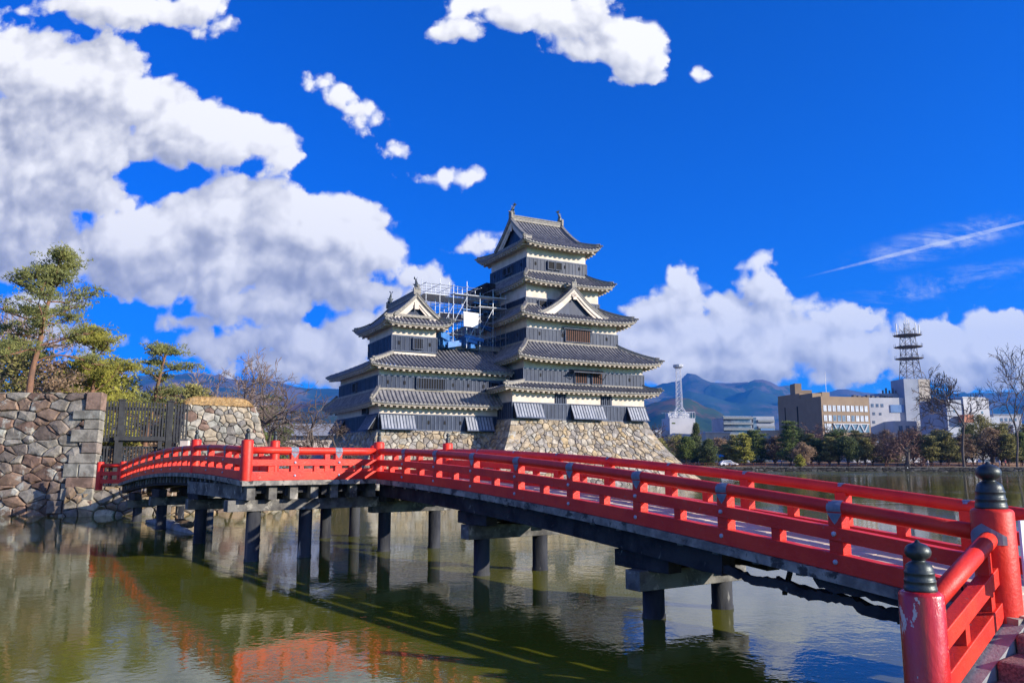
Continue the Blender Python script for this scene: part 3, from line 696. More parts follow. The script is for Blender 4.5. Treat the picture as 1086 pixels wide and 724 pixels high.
# openings
for i_, w_ in ((6.0, .75), (7.0, .75)):  # top storey pair
    window(KR, i_+.9, 4.6-.09, w_, 24.1, 24.95)
for q in range(2): window(KR, 4.27-.09, 8.0+q*1.1, .8, 24.1, 24.9, 'l')
window(KR, 5.0, 3.4-.09, .9, 18.9, 20.0, bars=0); window(KR, 6.3, 3.4-.09, .9, 18.9, 20.0)
window(KR, 7.55, 2.0-.12, 3.2, 15.45, 16.75, bars=13, wood='redwood', depth=.12)
window(KR, 7.7, .4-.12, 1.5, 10.7, 11.85, bars=5, wood='redwood', depth=.1); window(KR, 9.9, .4-.12, 1.3, 10.7, 11.85, bars=5, wood='redwood', depth=.1)
def awning(root, i, j, w, z, out, drop, dark=False):
    m = MB(); n = round(w/.3)
    for k in range(n):
        m.beam(L(i+w*(k+.5)/n, j-.1, z), L(i+w*(k+.5)/n, j-out, z-drop), w/n*.55, .05, 0)
    m.beam(L(i-.1, j-.1, z+.03), L(i+w+.1, j-.1, z+.03), .12, .12, 0); m.beam(L(i-.1, j-out, z-drop), L(i+w+.1, j-out, z-drop), .08, .08, 0)
    A = [L(i, j-.1, z+.045), L(i+w, j-.1, z+.045), L(i+w, j-out, z-drop+.045), L(i, j-out, z-drop+.045)]
    B = [p+Vector((0, 0, -.03)) for p in A]; m.add(A+B, ((0, 1, 2, 3), (7, 6, 5, 4), (0, 4, 5, 1), (1, 5, 6, 2), (2, 6, 7, 3), (3, 7, 4, 0)), 1)
    for q in (0, w): m.beam(L(i+q, j-out, z-drop), L(i+q, j-.1, z-drop-.75), .06, .06, 0)
    return m.build('awning', [M['batten'], M['darkwood']], root)
awning(KR, 7.2, .4, 4.1, 12.1, 1.0, .28); awning(KR, 7.3, 2.0, 3.6, 16.95, .45, .1)
for a in (5.1, 10.9):        # light vertical slats in the white band of the ground floor
    lat = MB(); lb(lat, a-.1, -.02, a+1.4, .05, 8.45, 9.5)
    for k in range(5): lb(lat, a+k*.28, -.10, a+k*.28+.13, .0, 8.45, 9.5)
    lat.build('slatted_vent', M['board'], KR)
shutter(KR, 0.05, 0, 3.35, 6.85, 8.35); shutter(KR, 6.9, 0, 4.15, 6.85, 8.35); shutter(KR, 14.2, 0, 2.5, 6.85, 8.35)
for zc, rect in ((11.2, T2), (15.9, T3), (24.4, T5)):   # small loopholes
    m = MB(); i0, j0, i1, j1 = rect
    for k in range(4):
        x = i0+(i1-i0)*(.12+.25*k)
        if rect is T3 and 7.2 < x < 11: continue
        if rect is T2 and 7.2 < x < 11.5: continue
        m = MB(); lb(m, x, j0-.15, x+.2, j0-.05, zc, zc+.36); m.build('loophole', M['void'], KR)
    for k in range(4):
        m = MB(); y = j0+(j1-j0)*(.12+.25*k); lb(m, i0-.15, y, i0-.05, y+.2, zc, zc+.36); m.build('loophole', M['void'], KR)
# ---- the small keep with its connecting wing
SR = thing('castle_turret', 'lower three storey castle turret with a long tiled wing, left of the tall tower', 'castle turret', tuple(L(-9, 9, 5.3)))
S1, S2, S3 = (-13.05, 3.2, .1, 18.6), (-13.1, 3.4, 1.5, 17.5), (-11.2, 5.2, -6.4, 13.0)
storey(SR, S1, 5.45, 7.05, 8.3); storey(SR, S2, 9.45, 10.85, 11.9); storey(SR, S3, 13.6, 15.25, 16.8)
skirt(SR, (-14.3, 1.95, .9, 20.4), (-13.1, 3.4, .85, 18.7), (-13.05, 3.2, .1, 18.6), 8.25, 9.45, .2, 8.0)
# second roof: hip on the left, long ridge running to the keep
def wing_roof(root):
    roof, eave, ridge = MB(), MB(), MB(); ze, lift = 11.95, .30; i0, i1, j0, j1 = -14.4, 1.3, 2.0, 19.2; RZ = 3.0
    def f(d): t = d/5.6; return 2.95*(.78*t+.22*t*t)
    def zz_(x, d):
        c = max(0, 1-(x-i0-d)/5.0) if True else 0; return ze-lift+f(d)+lift*c**3*max(0, 1-d/4)
    def dl(x): return min(5.6, max(0, (x-i0)*1.0))
    roof_side(Side(lambda x, d, z: L(x, j0+d, z), i0, i1, dl, 5.6, zz_), roof, eave, 1.4, 11.65, -13.1, i1)
    roof_side(Side(lambda x, d, z: L(x, j0+11.2-d, z), i0+5.6, i1, lambda x: 5.6, 5.6, lambda x, d: ze-lift+f(d), True), roof, eave, 5.6, 13, i0+5.6, i1, False)
    def zl(x, d):
        c = max(0, 1-(x-j0-d)/5.0, 1-(j1-d-x)/5.0); return ze-lift+f(d)+lift*c**3*max(0, 1-d/4)
    roof_side(Side(lambda x, d, z: L(i0+d, x, z), j0, j1, lambda x: max(0, min(5.6, x-j0, j1-x)), 5.6, zl, True), roof, eave, 1.3, 11.65, 3.4, 17.5)
    P = [L(i0+5.6*k/8*.6, j0+5.6*k/8*.6, ze-lift+f(5.6*k/8*.6)+lift*max(0, 1-5.6*k/8*.6/4)+.03) for k in range(9)]
    hip(ridge, P[1:]); hip(ridge, P[:2], .24, .22); end_tile(ridge, P[1], P[0]-P[1]); end_tile(ridge, P[0]+(P[1]-P[0])*.1, P[0]-P[1], .3, .36)
    z = ze-lift+f(5.6); ridge.beam(L(-6.4, j0+5.6, z+.2), L(i1+1.0, j0+5.6, z+.2), .42, .45, 1); ridge.beam(L(-6.4, j0+5.6, z+.5), L(i1+1.0, j0+5.6, z+.5), .5, .14, 0)
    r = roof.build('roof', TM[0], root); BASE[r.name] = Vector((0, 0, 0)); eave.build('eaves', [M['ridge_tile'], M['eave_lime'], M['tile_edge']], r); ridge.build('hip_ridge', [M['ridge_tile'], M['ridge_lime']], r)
wing_roof(SR)
irimoya(SR, lambda a, b, z: L(b, a, z), 3.85, 14.6, -12.45, -5.05, 1.35, 16.75, 3.05, .36, (5.2, -11.2, 13.0, -6.4), 16.4, rev=True)
window(SR, -9.0, 5.2-.1, 1.0, 13.95, 15.0, bars=4, wood='board')
window(SR, -9.2, 3.4-.1, 3.0, 9.65, 10.7, bars=11, wood='board'); window(SR, -.9, 3.4-.1, .9, 9.7, 10.6)
window(SR, -13.05-.1, 10.5, 1.2, 9.7, 10.65, 'l'); window(SR, -13.0-.1, 6.5, 1.6, 7.2, 7.9, 'l')
shutter(SR, -13.0, 3.2, 3.6, 5.55, 7.0, .7); shutter(SR, -3.9, 3.2, 3.1, 5.55, 7.0, .7)
shutter(SR, -13.05, 3.3, 3.4, 5.55, 7.0, .9, 'l'); shutter(SR, -13.05, 14.9, 3.6, 5.55, 7.0, .9, 'l')
for a_ in [(-12.3+k*1.75, 3.25, 10.0) for k in range(7)]+[(-11.5+k*1.75, 3.05, 6.1) for k in range(7)]+[(-10.6+k*3.4, 5.05, 14.3) for k in range(2)]:
    m = MB(); lb(m, a_[0], a_[1], a_[0]+.2, a_[1]+.1, a_[2], a_[2]+.36); m.build('loophole', M['void'], SR)
# ---- stone bases
def base_fn(x0, x1, jt, zt, zb, out, Wd, Hh, sl=1, sr=1, curve=1.35):
    def fn(u, v, w):
        t = min(1, v/Hh); o = out*(1-t)**curve; s = u/Wd
        x = (x0-o*sl)*(1-s)+(x1+o*sr)*s
        return L(x, jt-o-w*.9, zb+(zt-zb)*t+w*.3)
    return fn
def base_side(i_, j0_, j1_, zt, zb, out, Wd, Hh, sj0=1, sj1=1, curve=1.35, sgn=-1):
    def fn(u, v, w):
        t = min(1, v/Hh); o = out*(1-t)**curve; s = u/Wd
        y = (j0_-o*sj0)*(1-s)+(j1_+o*sj1)*s
        return L(i_+sgn*(o+w*.9), y, zb+(zt-zb)*t+w*.3)
    return fn
def stone_base(name, label, i0, i1, j0, j1, zt, out, seed, cw=.62, ch=.42):
    root = thing(name, label, 'stone base', tuple(L((i0+i1)/2, (j0+j1)/2, 0)))
    m = MB(); H_ = 7.3*(zt/6.7); Wf = i1-i0+out; Ws = j1-j0+out
    stones(m, base_fn(i0-.15, i1+.15, j0-.15, zt, -.3, out, Wf, H_), Wf, H_, cw, ch, seed, gap=.014, bulge=.13)
    m.build('front_facing', [M['stone_g'], M['gap']], root)
    m = MB(); f_ = base_side(i0-.15, j0-.15, j1, zt, -.3, out, Ws, H_); stones(m, lambda u, v, w: f_(Ws-u, v, w), Ws, H_, cw, ch, seed+1, gap=.014, bulge=.13)
    m.build('side_facing', [M['stone_g'], M['gap']], root)
    m = MB(); f2 = base_side(i1+.15, j0-.15, j1, zt, -.3, out, Ws, H_, sgn=1); stones(m, f2, Ws, H_, cw, ch, seed+2, gap=.014, bulge=.13)
    lb(m, i0-.12, j0-.12, i1+.12, j1, zt-.4, zt-.04, 1)
    # corner blocks, alternately long
    rg = random.Random(seed); nb = 11
    for c_i, sg in ((i0-.15, -1), (i1+.15, 1)):
        for k in range(nb):
            t0, t1 = k/nb, (k+1)/nb; o0, o1 = out*(1-t0)**1.35, out*(1-t1)**1.35; z0, z1 = -.3+(zt+.3)*t0+.02, -.3+(zt+.3)*t1-.02
            a, b = (1.5, .8) if k % 2 else (.8, 1.5); q = .10
            p0 = (c_i+sg*(o0+q), j0-.15-o0-q); p1 = (c_i+sg*(o1+q), j0-.15-o1-q)
            A = [L(p0[0], p0[1], z0), L(p0[0]-sg*a, p0[1], z0), L(p0[0]-sg*a, p0[1]+b, z0), L(p0[0], p0[1]+b, z0),
                 L(p1[0], p1[1], z1), L(p1[0]-sg*a, p1[1], z1), L(p1[0]-sg*a, p1[1]+b, z1), L(p1[0], p1[1]+b, z1)]
            m.add(A, ((0, 1, 2, 3), (7, 6, 5, 4), (0, 4, 5, 1), (1, 5, 6, 2), (2, 6, 7, 3), (3, 7, 4, 0)), 0)
    m.build('corner_stone', [M['stone_g'], M['gap']], root)
stone_base('castle_rampart', 'broad sloping golden stone base under the tall castle tower', 0, 16.65, 0, 18.3, 6.68, 4.6, 5)
stone_base('castle_rampart', 'lower stone base under the smaller castle turret', -13.05, -1.0, 3.2, 18.6, 5.42, 3.2, 21)
# ---- scaffold between the towers
SC = thing('scaffold', 'steel pipe scaffold with a white sheet between the two towers', 'scaffold', tuple(L(-2, 8, 13)))
M['steel'] = mat('steel_pipe', (.42, .44, .47), (.30, .32, .35), .35, 4, metal=.6)
M['plank'] = mat('scaffold_deck', (.60, .62, .66), (.42, .45, .50), .6, 3)
M['bluesheet'] = mat('blue_sheet', (.05, .20, .50), (.03, .12, .34), .5, 1.4)
M['whitesheet'] = mat('white_sheet', (.8, .8, .8), (.62, .64, .68), .7, 3)
m = MB(); I = [-7.2, -5.6, -4.0, -2.4, -.8, .8, 2.4]; J = [6.2, 7.5, 8.8, 10.1]
for a, i_ in enumerate(I):
    for b, j_ in enumerate(J):
        top = 21.5 if a < 4 else 20.9
        m.tube([L(i_, j_, 14.6), L(i_, j_, top+(.5 if (a+b) % 2 else 0))], .036, 5)
for zl_ in (16.0, 17.6, 19.2, 20.4, 21.3):
    for j_ in J: m.tube([L(I[0]-.3, j_, zl_), L(I[-1]+.4 if zl_ < 21 else I[4], j_, zl_)], .032, 5)
    for i_ in I: m.tube([L(i_, J[0]-.3, zl_+.08), L(i_, J[-1]+.3, zl_+.08)], .032, 5)
for k in range(5): m.tube([L(I[k], 6.15, 15.2+k % 3), L(I[k+1], 6.15, 18.2+k % 3)], .032, 5)
m.build('pipe_frame', M['steel'], SC)
m = MB()
lb(m, -3.9, 6.0, 2.4, 7.2, 20.42, 20.50); lb(m, -7.4, 6.1, -4.7, 9.9, 20.15, 20.22); lb(m, -4.8, 7.4, .9, 10.4, 20.25, 20.32)
lb(m, -1.0, 6.1, 2.5, 7.9, 19.3, 19.37); lb(m, -7.3, 6.3, -2.9, 8.0, 17.55, 17.62); lb(m, -4.8, 8, 2.3, 11.4, 18.6, 18.66); lb(m, -7, 9, 0, 10.4, 16.5, 16.6)
for k in range(6): lb(m, -7.3+k*.42, 6.2, -7.1+k*.42, 9.8, 20.23, 20.26)
m.build('deck', M['plank'], SC)
m = MB(); m.add([L(-2.85, 6.08, 18.6), L(-1.05, 6.02, 18.5), L(-1.1, 6.0, 16.8), L(-2.0, 5.9, 16.9), L(-2.8, 6.05, 16.95), L(-2.85, 6.16, 18.6), L(-1.05, 6.1, 18.5), L(-1.1, 6.08, 16.8), L(-2.0, 5.98, 16.9), L(-2.8, 6.13, 16.95)], ((4, 3, 2, 1, 0), (5, 6, 7, 8, 9), (0, 1, 6, 5), (2, 3, 8, 7)))
m.build('white_sheet', M['whitesheet'], SC)
m = MB(); rg = random.Random(4)
for k in range(26):
    x, y, z = rg.uniform(-6.2, -1.2), rg.uniform(6.4, 9), rg.uniform(14.8, 15.7); r_ = Vector((rg.uniform(-.3, .3), rg.uniform(-.3, .3), rg.uniform(-.2, .2)))
    m.obox(L(x, y, z), e1*rg.uniform(.3, .9)+r_, e2*.5+r_*.3, Vector((0, 0, rg.uniform(.15, .4))))
for k in range(12):
    x, z = rg.uniform(-3, 1.5), rg.choice((17.3, 18.2, 19.0, 19.9)); m.beam(L(x, 7, z), L(x+rg.uniform(1, 2), 7.5, z+rg.uniform(-.4, .6)), .35, .12)
m.build('blue_tarpaulin', M['bluesheet'], SC)
# dark protective housing behind the decks
m = MB()
for k in range(9): lb(m, -.2+k*.33, 9+.05*k, .05+k*.33, 12, 19.5, 22.0+.18*min(k, 5))
m.build('netting', M['darkwood'], SC)
# ---------------------------------------------------------------- the red bridge
U = Vector((-.532, .847, 0)); Nn = Vector((.847, .532, 0)); A0 = Vector((4.77, 7.74, 0)); WD = 2.15
def zab(t): return 1.05+.1081*t-.00294*t*t           # underside of the lower rail on the first span
TB = 15.6
Bp = A0+U*TB; V2 = Vector((-.8, -.6, 0)); Cp = Bp+V2*3.49
U3 = Vector((-.57, .82, 0)).normalized(); N3 = Vector((.82, .57, 0)).normalized()
def zcd(s): return 2.03+.0433*s-.00405*s*s
LCD = 17.4
Dp = Cp+U3*LCD; Mp = Cp+U3*5.06
A2 = A0+Nn*WD; B2m = A2+U*15.8; B2 = A2+U*21.2
C2 = Cp+N3*2.3+U3*5.0; D2 = Cp+N3*2.3+U3*LCD
BR = thing('footbridge', 'red railed wooden footbridge zigzagging over the moat on dark round piers', 'footbridge', tuple(A0+Vector((0, 0, 1))))
RM = M['red']
def pl(pts, f):                          # polyline -> points with z
    return [Vector((p.x, p.y, f(k))) for k, p in enumerate(pts)]
newels = {}
def finial(root, p, sc_=1, rs=1, name='finial'):
    m = MB(); pr_ = [(.140, 0), (.143, .008), (.141, .035), (.136, .040), (.134, .078), (.138, .082), (.137, .098), (.131, .102), (.127, .150), (.131, .154), (.130, .170), (.124, .174), (.119, .205), (.108, .232), (.082, .252), (.062, .262), (.058, .272), (.066, .280), (.098, .300), (.113, .328), (.115, .352), (.104, .385), (.078, .410), (.040, .425), (.024, .432), (.018, .444), (.006, .456)]
    m.lathe(p, [(r*rs, z*sc_) for r, z in pr_], 22); return m.build(name, M['verdigris'], root, smooth=True)
def newel(p, zb, zt, rad=.19, worn=False, plate=None, fs=None):
    m = MB(); m.lathe((p.x, p.y, zb), [(rad, 0), (rad, zt-zb-.035), (rad-.012, zt-zb-.012), (rad-.035, zt-zb)], 24)
    o = m.build('newel_post', M['red_worn'] if worn else RM, BR, smooth=True); BASE[o.name] = Vector((0, 0, 0))
    md = o.modifiers.new('s', 'EDGE_SPLIT'); md.split_angle = R(40)
    finial(o, (p.x, p.y, zt), fs or (1 if rad > .18 else .62), fs or (1 if rad > .18 else .44))
    if plate is not None:
        m = MB(); a0, a1, z0, z1 = plate
        for k in range(10):
            an0, an1 = a0+(a1-a0)*k/10, a0+(a1-a0)*(k+1)/10
            def tz(q): return z0+(z1-z0)*(1-.6*abs(q-.5)*2) 
            q0, q1 = k/10, (k+1)/10; r2 = rad+.006
            pts = [(p.x+r2*math.cos(an0), p.y+r2*math.sin(an0), z0), (p.x+r2*math.cos(an1), p.y+r2*math.sin(an1), z0), (p.x+r2*math.cos(an1), p.y+r2*math.sin(an1), tz(q1)), (p.x+r2*math.cos(an0), p.y+r2*math.sin(an0), tz(q0))]
            m.add(pts, ((0, 1, 2, 3), (3, 2, 1, 0)))
        m.build('metal_plate', M['bracket'], o)
    return o
H_RAIL = .80
def railing(P, zf, ts, nbay, side, ends=(0, 0), brackets=True, halves=True):
    """P(t) plan point, zf(t) underside, ts=(t0,t1), side = outward normal; posts at equal bays"""
    t0, t1 = ts; n = 24 if t1-t0 > 6 else 6
    S_ = [t0+(t1-t0)*k/n for k in range(n+1)]
    m = MB()
    def q(t, dz, off=0): p = P(t)+side*off; return Vector((p.x, p.y, zf(t)+dz))
    def strip(dz0, dz1, w, off=0):
        b = len(m.v)
        for t in S_:
            for o_, z_ in ((-w/2, dz0), (w/2, dz0), (w/2, dz1), (-w/2, dz1)): m.v.append(tuple(q(t, z_, off+o_)))
        for k in range(n):
            for a in range(4):
                c = (a+1) % 4; m.f.append((b+k*4+a, b+(k+1)*4+a, b+(k+1)*4+c, b+k*4+c)); m.m.append(0)
        m.f.append((b, b+1, b+2, b+3)); m.m.append(0); m.f.append((b+n*4+3, b+n*4+2, b+n*4+1, b+n*4)); m.m.append(0)
    strip(0, .205, .15, .02); strip(.345, .50, .13, .025)
    o = m.build('railing', RM, BR, bevel=.008); BASE[o.name] = Vector((0, 0, 0))
    m = MB(); m.tube([q(t, .715) for t in S_], .083, 14); m.build('handrail', RM, o, smooth=True)
    posts = []
    for k in range(nbay+1):
        if (k == 0 and ends[0]) or (k == nbay and ends[1]): continue
        t = t0+(t1-t0)*k/nbay; posts.append(t)
    ax = (P(t1)-P(t0)).normalized()
    for t in posts:
        m = MB(); c = q(t, .34, -.005); m.obox(c, ax*.09, side*.075, Vector((0, 0, .325))); m.build('rail_post', RM, o, bevel=.006)
    if halves:
        for k in range(nbay):
            m = MB(); t = t0+(t1-t0)*(k+.5)/nbay; m.obox(q(t, .275, .0), ax*.065, side*.06, Vector((0, 0, .075))); m.build('short_strut', RM, o)
    if brackets:
        for t in posts:
            m = MB()
            # heart shaped saddle wrapped over the handrail, tongue running down the post
            for k in range(9):
                a_, b_ = -1.75+3.2*k/9, -1.75+3.2*(k+1)/9
                for s2 in (1,):
                    def pt(an, l): c = q(t, .715); return c+ax*l+side*(.088*math.sin(an+.3))+Vector((0, 0, .088*math.cos(an+.3)))
                    wl0 = .095-.008*max(0, k-4)*2; m.add([pt(-a_, -wl0), pt(-a_, wl0), pt(-b_, wl0), pt(-b_, -wl0)], ((0, 1, 2, 3), (3, 2, 1, 0)))
            c = q(t, 0, .0735)
            m.add([c+ax*-.10+Vector((0, 0, .66)), c+ax*.10+Vector((0, 0, .66)), c+ax*.03+Vector((0, 0, .56)), c+Vector((0, 0, .53)), c+ax*-.03+Vector((0, 0, .56))], ((0, 1, 2, 3, 4), (4, 3, 2, 1, 0)))
            m.build('metal_saddle', M['bracket'], o)
            for dz in (.11, .425):
                bo = MB(); c = q(t, dz, .092); bo.tube([c, c+side*.02, c+side*.032], [.030, .028, .012], 10); bo.build('bolt', M['bracket'], o)
    return o
def PAB(t): return A0+U*t
def PA2(t): return A2+U*t
railing(PAB, zab, (.12, TB), 9, -Nn, (1, 1))
railing(PA2, zab, (-.3, 15.8), 9, Nn, (0, 1)); railing(PA2, lambda t: 2.02+.0*(t-15.6), (15.8, 21.2), 3, Nn, (1, 1))
railing(lambda t: Bp+V2*t, lambda t: 2.025, (0, 3.49), 3, Vector((.6, -.8, 0)), (1, 1))
railing(lambda t: Cp+U3*t, zcd, (0, 5.06), 3, -N3, (1, 1)); railing(lambda t: Cp+U3*t, zcd, (5.06, LCD), 9, -N3, (1, 1))
railing(lambda t: Cp+N3*2.3+U3*t, zcd, (5.0, LCD), 9, N3, (1, 1))
railing(lambda t: C2+(B2-C2)*(t/3.5), lambda t: 2.04, (0, 3.5), 2, Vector((-.6, .8, 0)), (1, 1))
for p, z in ((Bp, zab(TB)), (Cp, 2.03), (Mp, zcd(5.06)), (B2m, 2.02), (B2, 2.04), (C2, zcd(5)), ):
    newel(p, z-.12, z+.96, .14)
newel(Dp, zcd(LCD)-.1, zcd(LCD)+.90, .14); newel(D2, zcd(LCD)-.1, zcd(LCD)+.90, .14)
WA = math.atan2(-.65, -.76)
A0n = PAB(.12)
newel(A0n, .95, 2.035, .19, plate=(WA-1.25, WA+.9, 1.70, 1.90)); newel(A2, .95, 2.035, .19)
# splayed wing railings at both ends
def wing(P0_, P1_, z0, z1, label=False):
    P0_, P1_ = Vector(P0_), Vector(P1_); ln = (P1_-P0_).length; ax = (P1_-P0_)/ln; sd_ = Vector((ax.y, -ax.x, 0))
    def q(t, dz, off=0): p = P0_+ax*(t*ln)+sd_*off; return Vector((p.x, p.y, z0+(z1-z0)*t+dz))
    m = MB()
    for dz0, dz1, w in ((0, .17, .15), (.33, .49, .13)):
        A = [q(0, dz0, -w/2), q(0, dz0, w/2), q(0, dz1, w/2), q(0, dz1, -w/2), q(1, dz0, -w/2), q(1, dz0, w/2), q(1, dz1, w/2), q(1, dz1, -w/2)]
        m.add(A, ((0, 1, 2, 3), (7, 6, 5, 4), (0, 4, 5, 1), (1, 5, 6, 2), (2, 6, 7, 3), (3, 7, 4, 0)))
    o = m.build('wing_railing', RM, BR, bevel=.008); BASE[o.name] = Vector((0, 0, 0))
    m = MB(); m.tube([q(0, .74), q(1, .74)], .083, 16); m.build('handrail', RM, o, smooth=True)
    for t in (.18, .56):
        m = MB(); hh = .33 if t < .3 else .12; m.obox(q(t, .35 if t < .3 else .25), ax*.05, sd_*.05, Vector((0, 0, hh))); m.build('rail_post', RM, o, bevel=.004)
Np = Vector((3.31, 6.57, 0))
wing(A0n, Np, 1.05, .54)
newel(Np, -.2, 1.46, .170, worn=True, fs=.88)
DW = Dp+Vector((-1.25, .55, 0)); wing(Dp, DW, zcd(LCD), zcd(LCD)-.02); newel(DW, zcd(LCD)-.3, zcd(LCD)+.88, .14)
A3 = A2+Vector((1.3, -.9, 0)); wing(A2, A3, 1.05, .54); newel(A3, .2, 1.42, .19)
# ---- deck of cross planks
m = MB(); rg = random.Random(9)
def planks(Pf, zf, t0, t1, c0, c1, nrm, ax):
    n = int((t1-t0)/.24)
    for k in range(n):
        t = t0+(t1-t0)*(k+.5)/n; a = Pf(t)+nrm*c0; b = Pf(t)+nrm*c1; z = zf(t)-.02+rg.uniform(-.004, .004)
        a = Vector((a.x, a.y, z)); b = Vector((b.x, b.y, z)); t2 = t+.1; sl_ = (zf(t2)-zf(t))/.1
        m.obox((a+b)/2, (b-a)/2, (ax+Vector((0, 0, sl_)))*((t1-t0)/n*.5-.006), Vector((0, 0, .035)))
planks(PAB, zab, -.35, TB, -.03, WD+.03, Nn, U); m.build('deck', M['deckwood'], BR); m = MB()
planks(lambda t: Cp+U3*t, zcd, 5.0, LCD+.3, -.03, 2.33, N3, U3)
m.build('deck', M['deckwood'], BR)
m = MB()
plat = [Bp, Cp, Mp, C2, B2, B2m]
cen = sum(plat, Vector())/6
for zc in (2.0, 1.93):
    m.add([Vector((p.x, p.y, zc)) for p in plat], (tuple(range(6)),))
m.build('platform', M['deckwood'], BR)
# ---- edge boards, girders, cross beams and piers
m = MB()
def edge(Pf, zf, t0, t1, nrm, n=22, w=.17, h=.115, dz=-.060, off=.06):
    for k in range(n):
        a, b = t0+(t1-t0)*k/n, t0+(t1-t0)*(k+1)/n; p, q_ = Pf(a)+nrm*off, Pf(b)+nrm*off
        m.beam((p.x, p.y, zf(a)+dz), (q_.x, q_.y, zf(b)+dz), w+.0, h)
for a_ in ((PAB, zab, -.1, TB+.1, -Nn), (PA2, zab, -.4, 15.8, Nn), (lambda t: Bp+V2*t, lambda t: 2.025, -.1, 3.62, Vector((.6, -.8, 0)), 5), (lambda t: Cp+U3*t, zcd, -.1, LCD, -N3), (lambda t: Cp+N3*2.3+U3*t, zcd, 5, LCD, N3), (PA2, lambda t: 2.02, 15.8, 21.3, Nn, 4)):
    m = MB(); edge(*a_); m.build('edge_board', M['ledge'], BR)
m = MB()
def girder(Pf, zf, t0, t1, nrm, offs, h=.36, w=.26, n=26, dz=-.09, arch=0):
    for o_ in offs:
        for k in range(n):
            a, b = t0+(t1-t0)*k/n, t0+(t1-t0)*(k+1)/n; p, q_ = Pf(a)+nrm*o_, Pf(b)+nrm*o_
            m.beam((p.x, p.y, zf(a)+dz-h/2), (q_.x, q_.y, zf(b)+dz-h/2), w, h)
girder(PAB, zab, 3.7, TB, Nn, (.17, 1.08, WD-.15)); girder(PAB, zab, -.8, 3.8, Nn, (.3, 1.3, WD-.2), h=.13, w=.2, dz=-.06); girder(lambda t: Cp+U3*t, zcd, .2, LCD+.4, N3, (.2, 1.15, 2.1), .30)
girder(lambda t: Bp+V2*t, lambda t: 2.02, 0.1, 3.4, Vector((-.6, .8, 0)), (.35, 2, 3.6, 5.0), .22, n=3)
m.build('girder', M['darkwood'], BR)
m = MB()
for k in range(46):           # joist ends seen between girder and deck edge
    t = .4+k*.34; p = PAB(t); 
    if k % 2 == 0: m.beam((p+Nn*.03).to_tuple()[:2]+(zab(t)-.13,), (p+Nn*.6).to_tuple()[:2]+(zab(t)-.13,), .12, .10)
for k in range(34):
    s_ = .4+k*.5; p = Cp+U3*s_; m.beam((*(p+N3*.02)[:2], zcd(s_)-.20), (*(p+N3*.6)[:2], zcd(s_)-.20), .16, .22)
for k in range(7):
    t = .16+k*.53; p = Bp+V2*t; d_ = Vector((-.6, .8, 0))
    m.beam((*(p+d_*.02)[:2], 1.735), (*(p+d_*5.2)[:2], 1.735), .20, .34)
m.build('joist', M['oldwood'], BR)
def bent(p0, p1, zc, ext=.42, pz=(-.7,), big=.17, corbel=True, ax=None):
    """cross beam on two piers"""
    p0, p1 = Vector(p0), Vector(p1); d = (p1-p0).normalized()
    m = MB(); a, b = p0-d*ext, p1+d*ext
    m.beam((a.x, a.y, zc-.15), (b.x, b.y, zc-.15), .34, .30); o = m.build('cross_beam', M['oldwood'], BR, bevel=.012)
    if corbel:
        m = MB()
        for p in (p0-d*.12, (p0+p1)/2, p1+d*.1):
            x_ = ax or U
            m.beam((*(p-x_*.62)[:2], zc+.13), (*(p+x_*.62)[:2], zc+.13), .27, .26)
            m.beam((*(p-x_*.42)[:2], zc+.05), (*(p+x_*.42)[:2], zc+.05), .25, .12)
        m.build('corbel', M['darkwood'], BR, bevel=.01)
    for p in (p0, p1):
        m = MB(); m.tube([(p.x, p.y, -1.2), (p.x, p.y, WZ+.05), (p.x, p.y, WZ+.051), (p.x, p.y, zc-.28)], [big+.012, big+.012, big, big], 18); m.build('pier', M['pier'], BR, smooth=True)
for t in (5.5, 10.85, 16.1):
    z = zab(min(t, TB))-.72 if t < 12 else 1.42
    bent(PAB(t)+Nn*.42, PAB(t)+Nn*1.92, z)
for s_, zc in ((5.5, 1.38), (11.0, 1.25), (15.6, .95)):
    bent(Cp+U3*s_+N3*.35, Cp+U3*s_+N3*1.95, zc, ax=U3, corbel=s_ > 1)
d_ = Vector((-.6, .8, 0))
pA, pB = Cp-V2*.25+d_*.55, Bp+V2*.0+d_*.75
m = MB(); a, b = Cp+V2*.30+d_*.45, Bp-V2*.8+d_*.45; m.beam((a.x, a.y, 1.42), (b.x, b.y, 1.42), .32, .27); m.build('cross_beam', M['oldwood'], BR, bevel=.012)
for p in (Cp-V2*.4+d_*.5, Cp-V2*1.75+d_*.55, Cp-V2*4.17+d_*4.8, Cp-V2*5.16+d_*4.8):
    m = MB(); m.tube([(p.x, p.y, -1.2), (p.x, p.y, WZ+.05), (p.x, p.y, WZ+.051), (p.x, p.y, 1.4)], [.182, .182, .17, .17], 18); m.build('pier', M['pier'], BR, smooth=True)
a, b = Cp-V2*.2+d_*1.1, Cp-V2*2.6+d_*1.1      # brace seen under the platform
m = MB(); m.beam((a.x, a.y, 1.50), (b.x, b.y, 1.50), .26, .3); m.beam((*(Cp-V2*5.6+d_*4.8)[:2], 1.45), (*(Cp-V2*3.6+d_*4.8)[:2], 1.45), .28, .28)
m.build('cross_beam', M['darkwood'], BR)
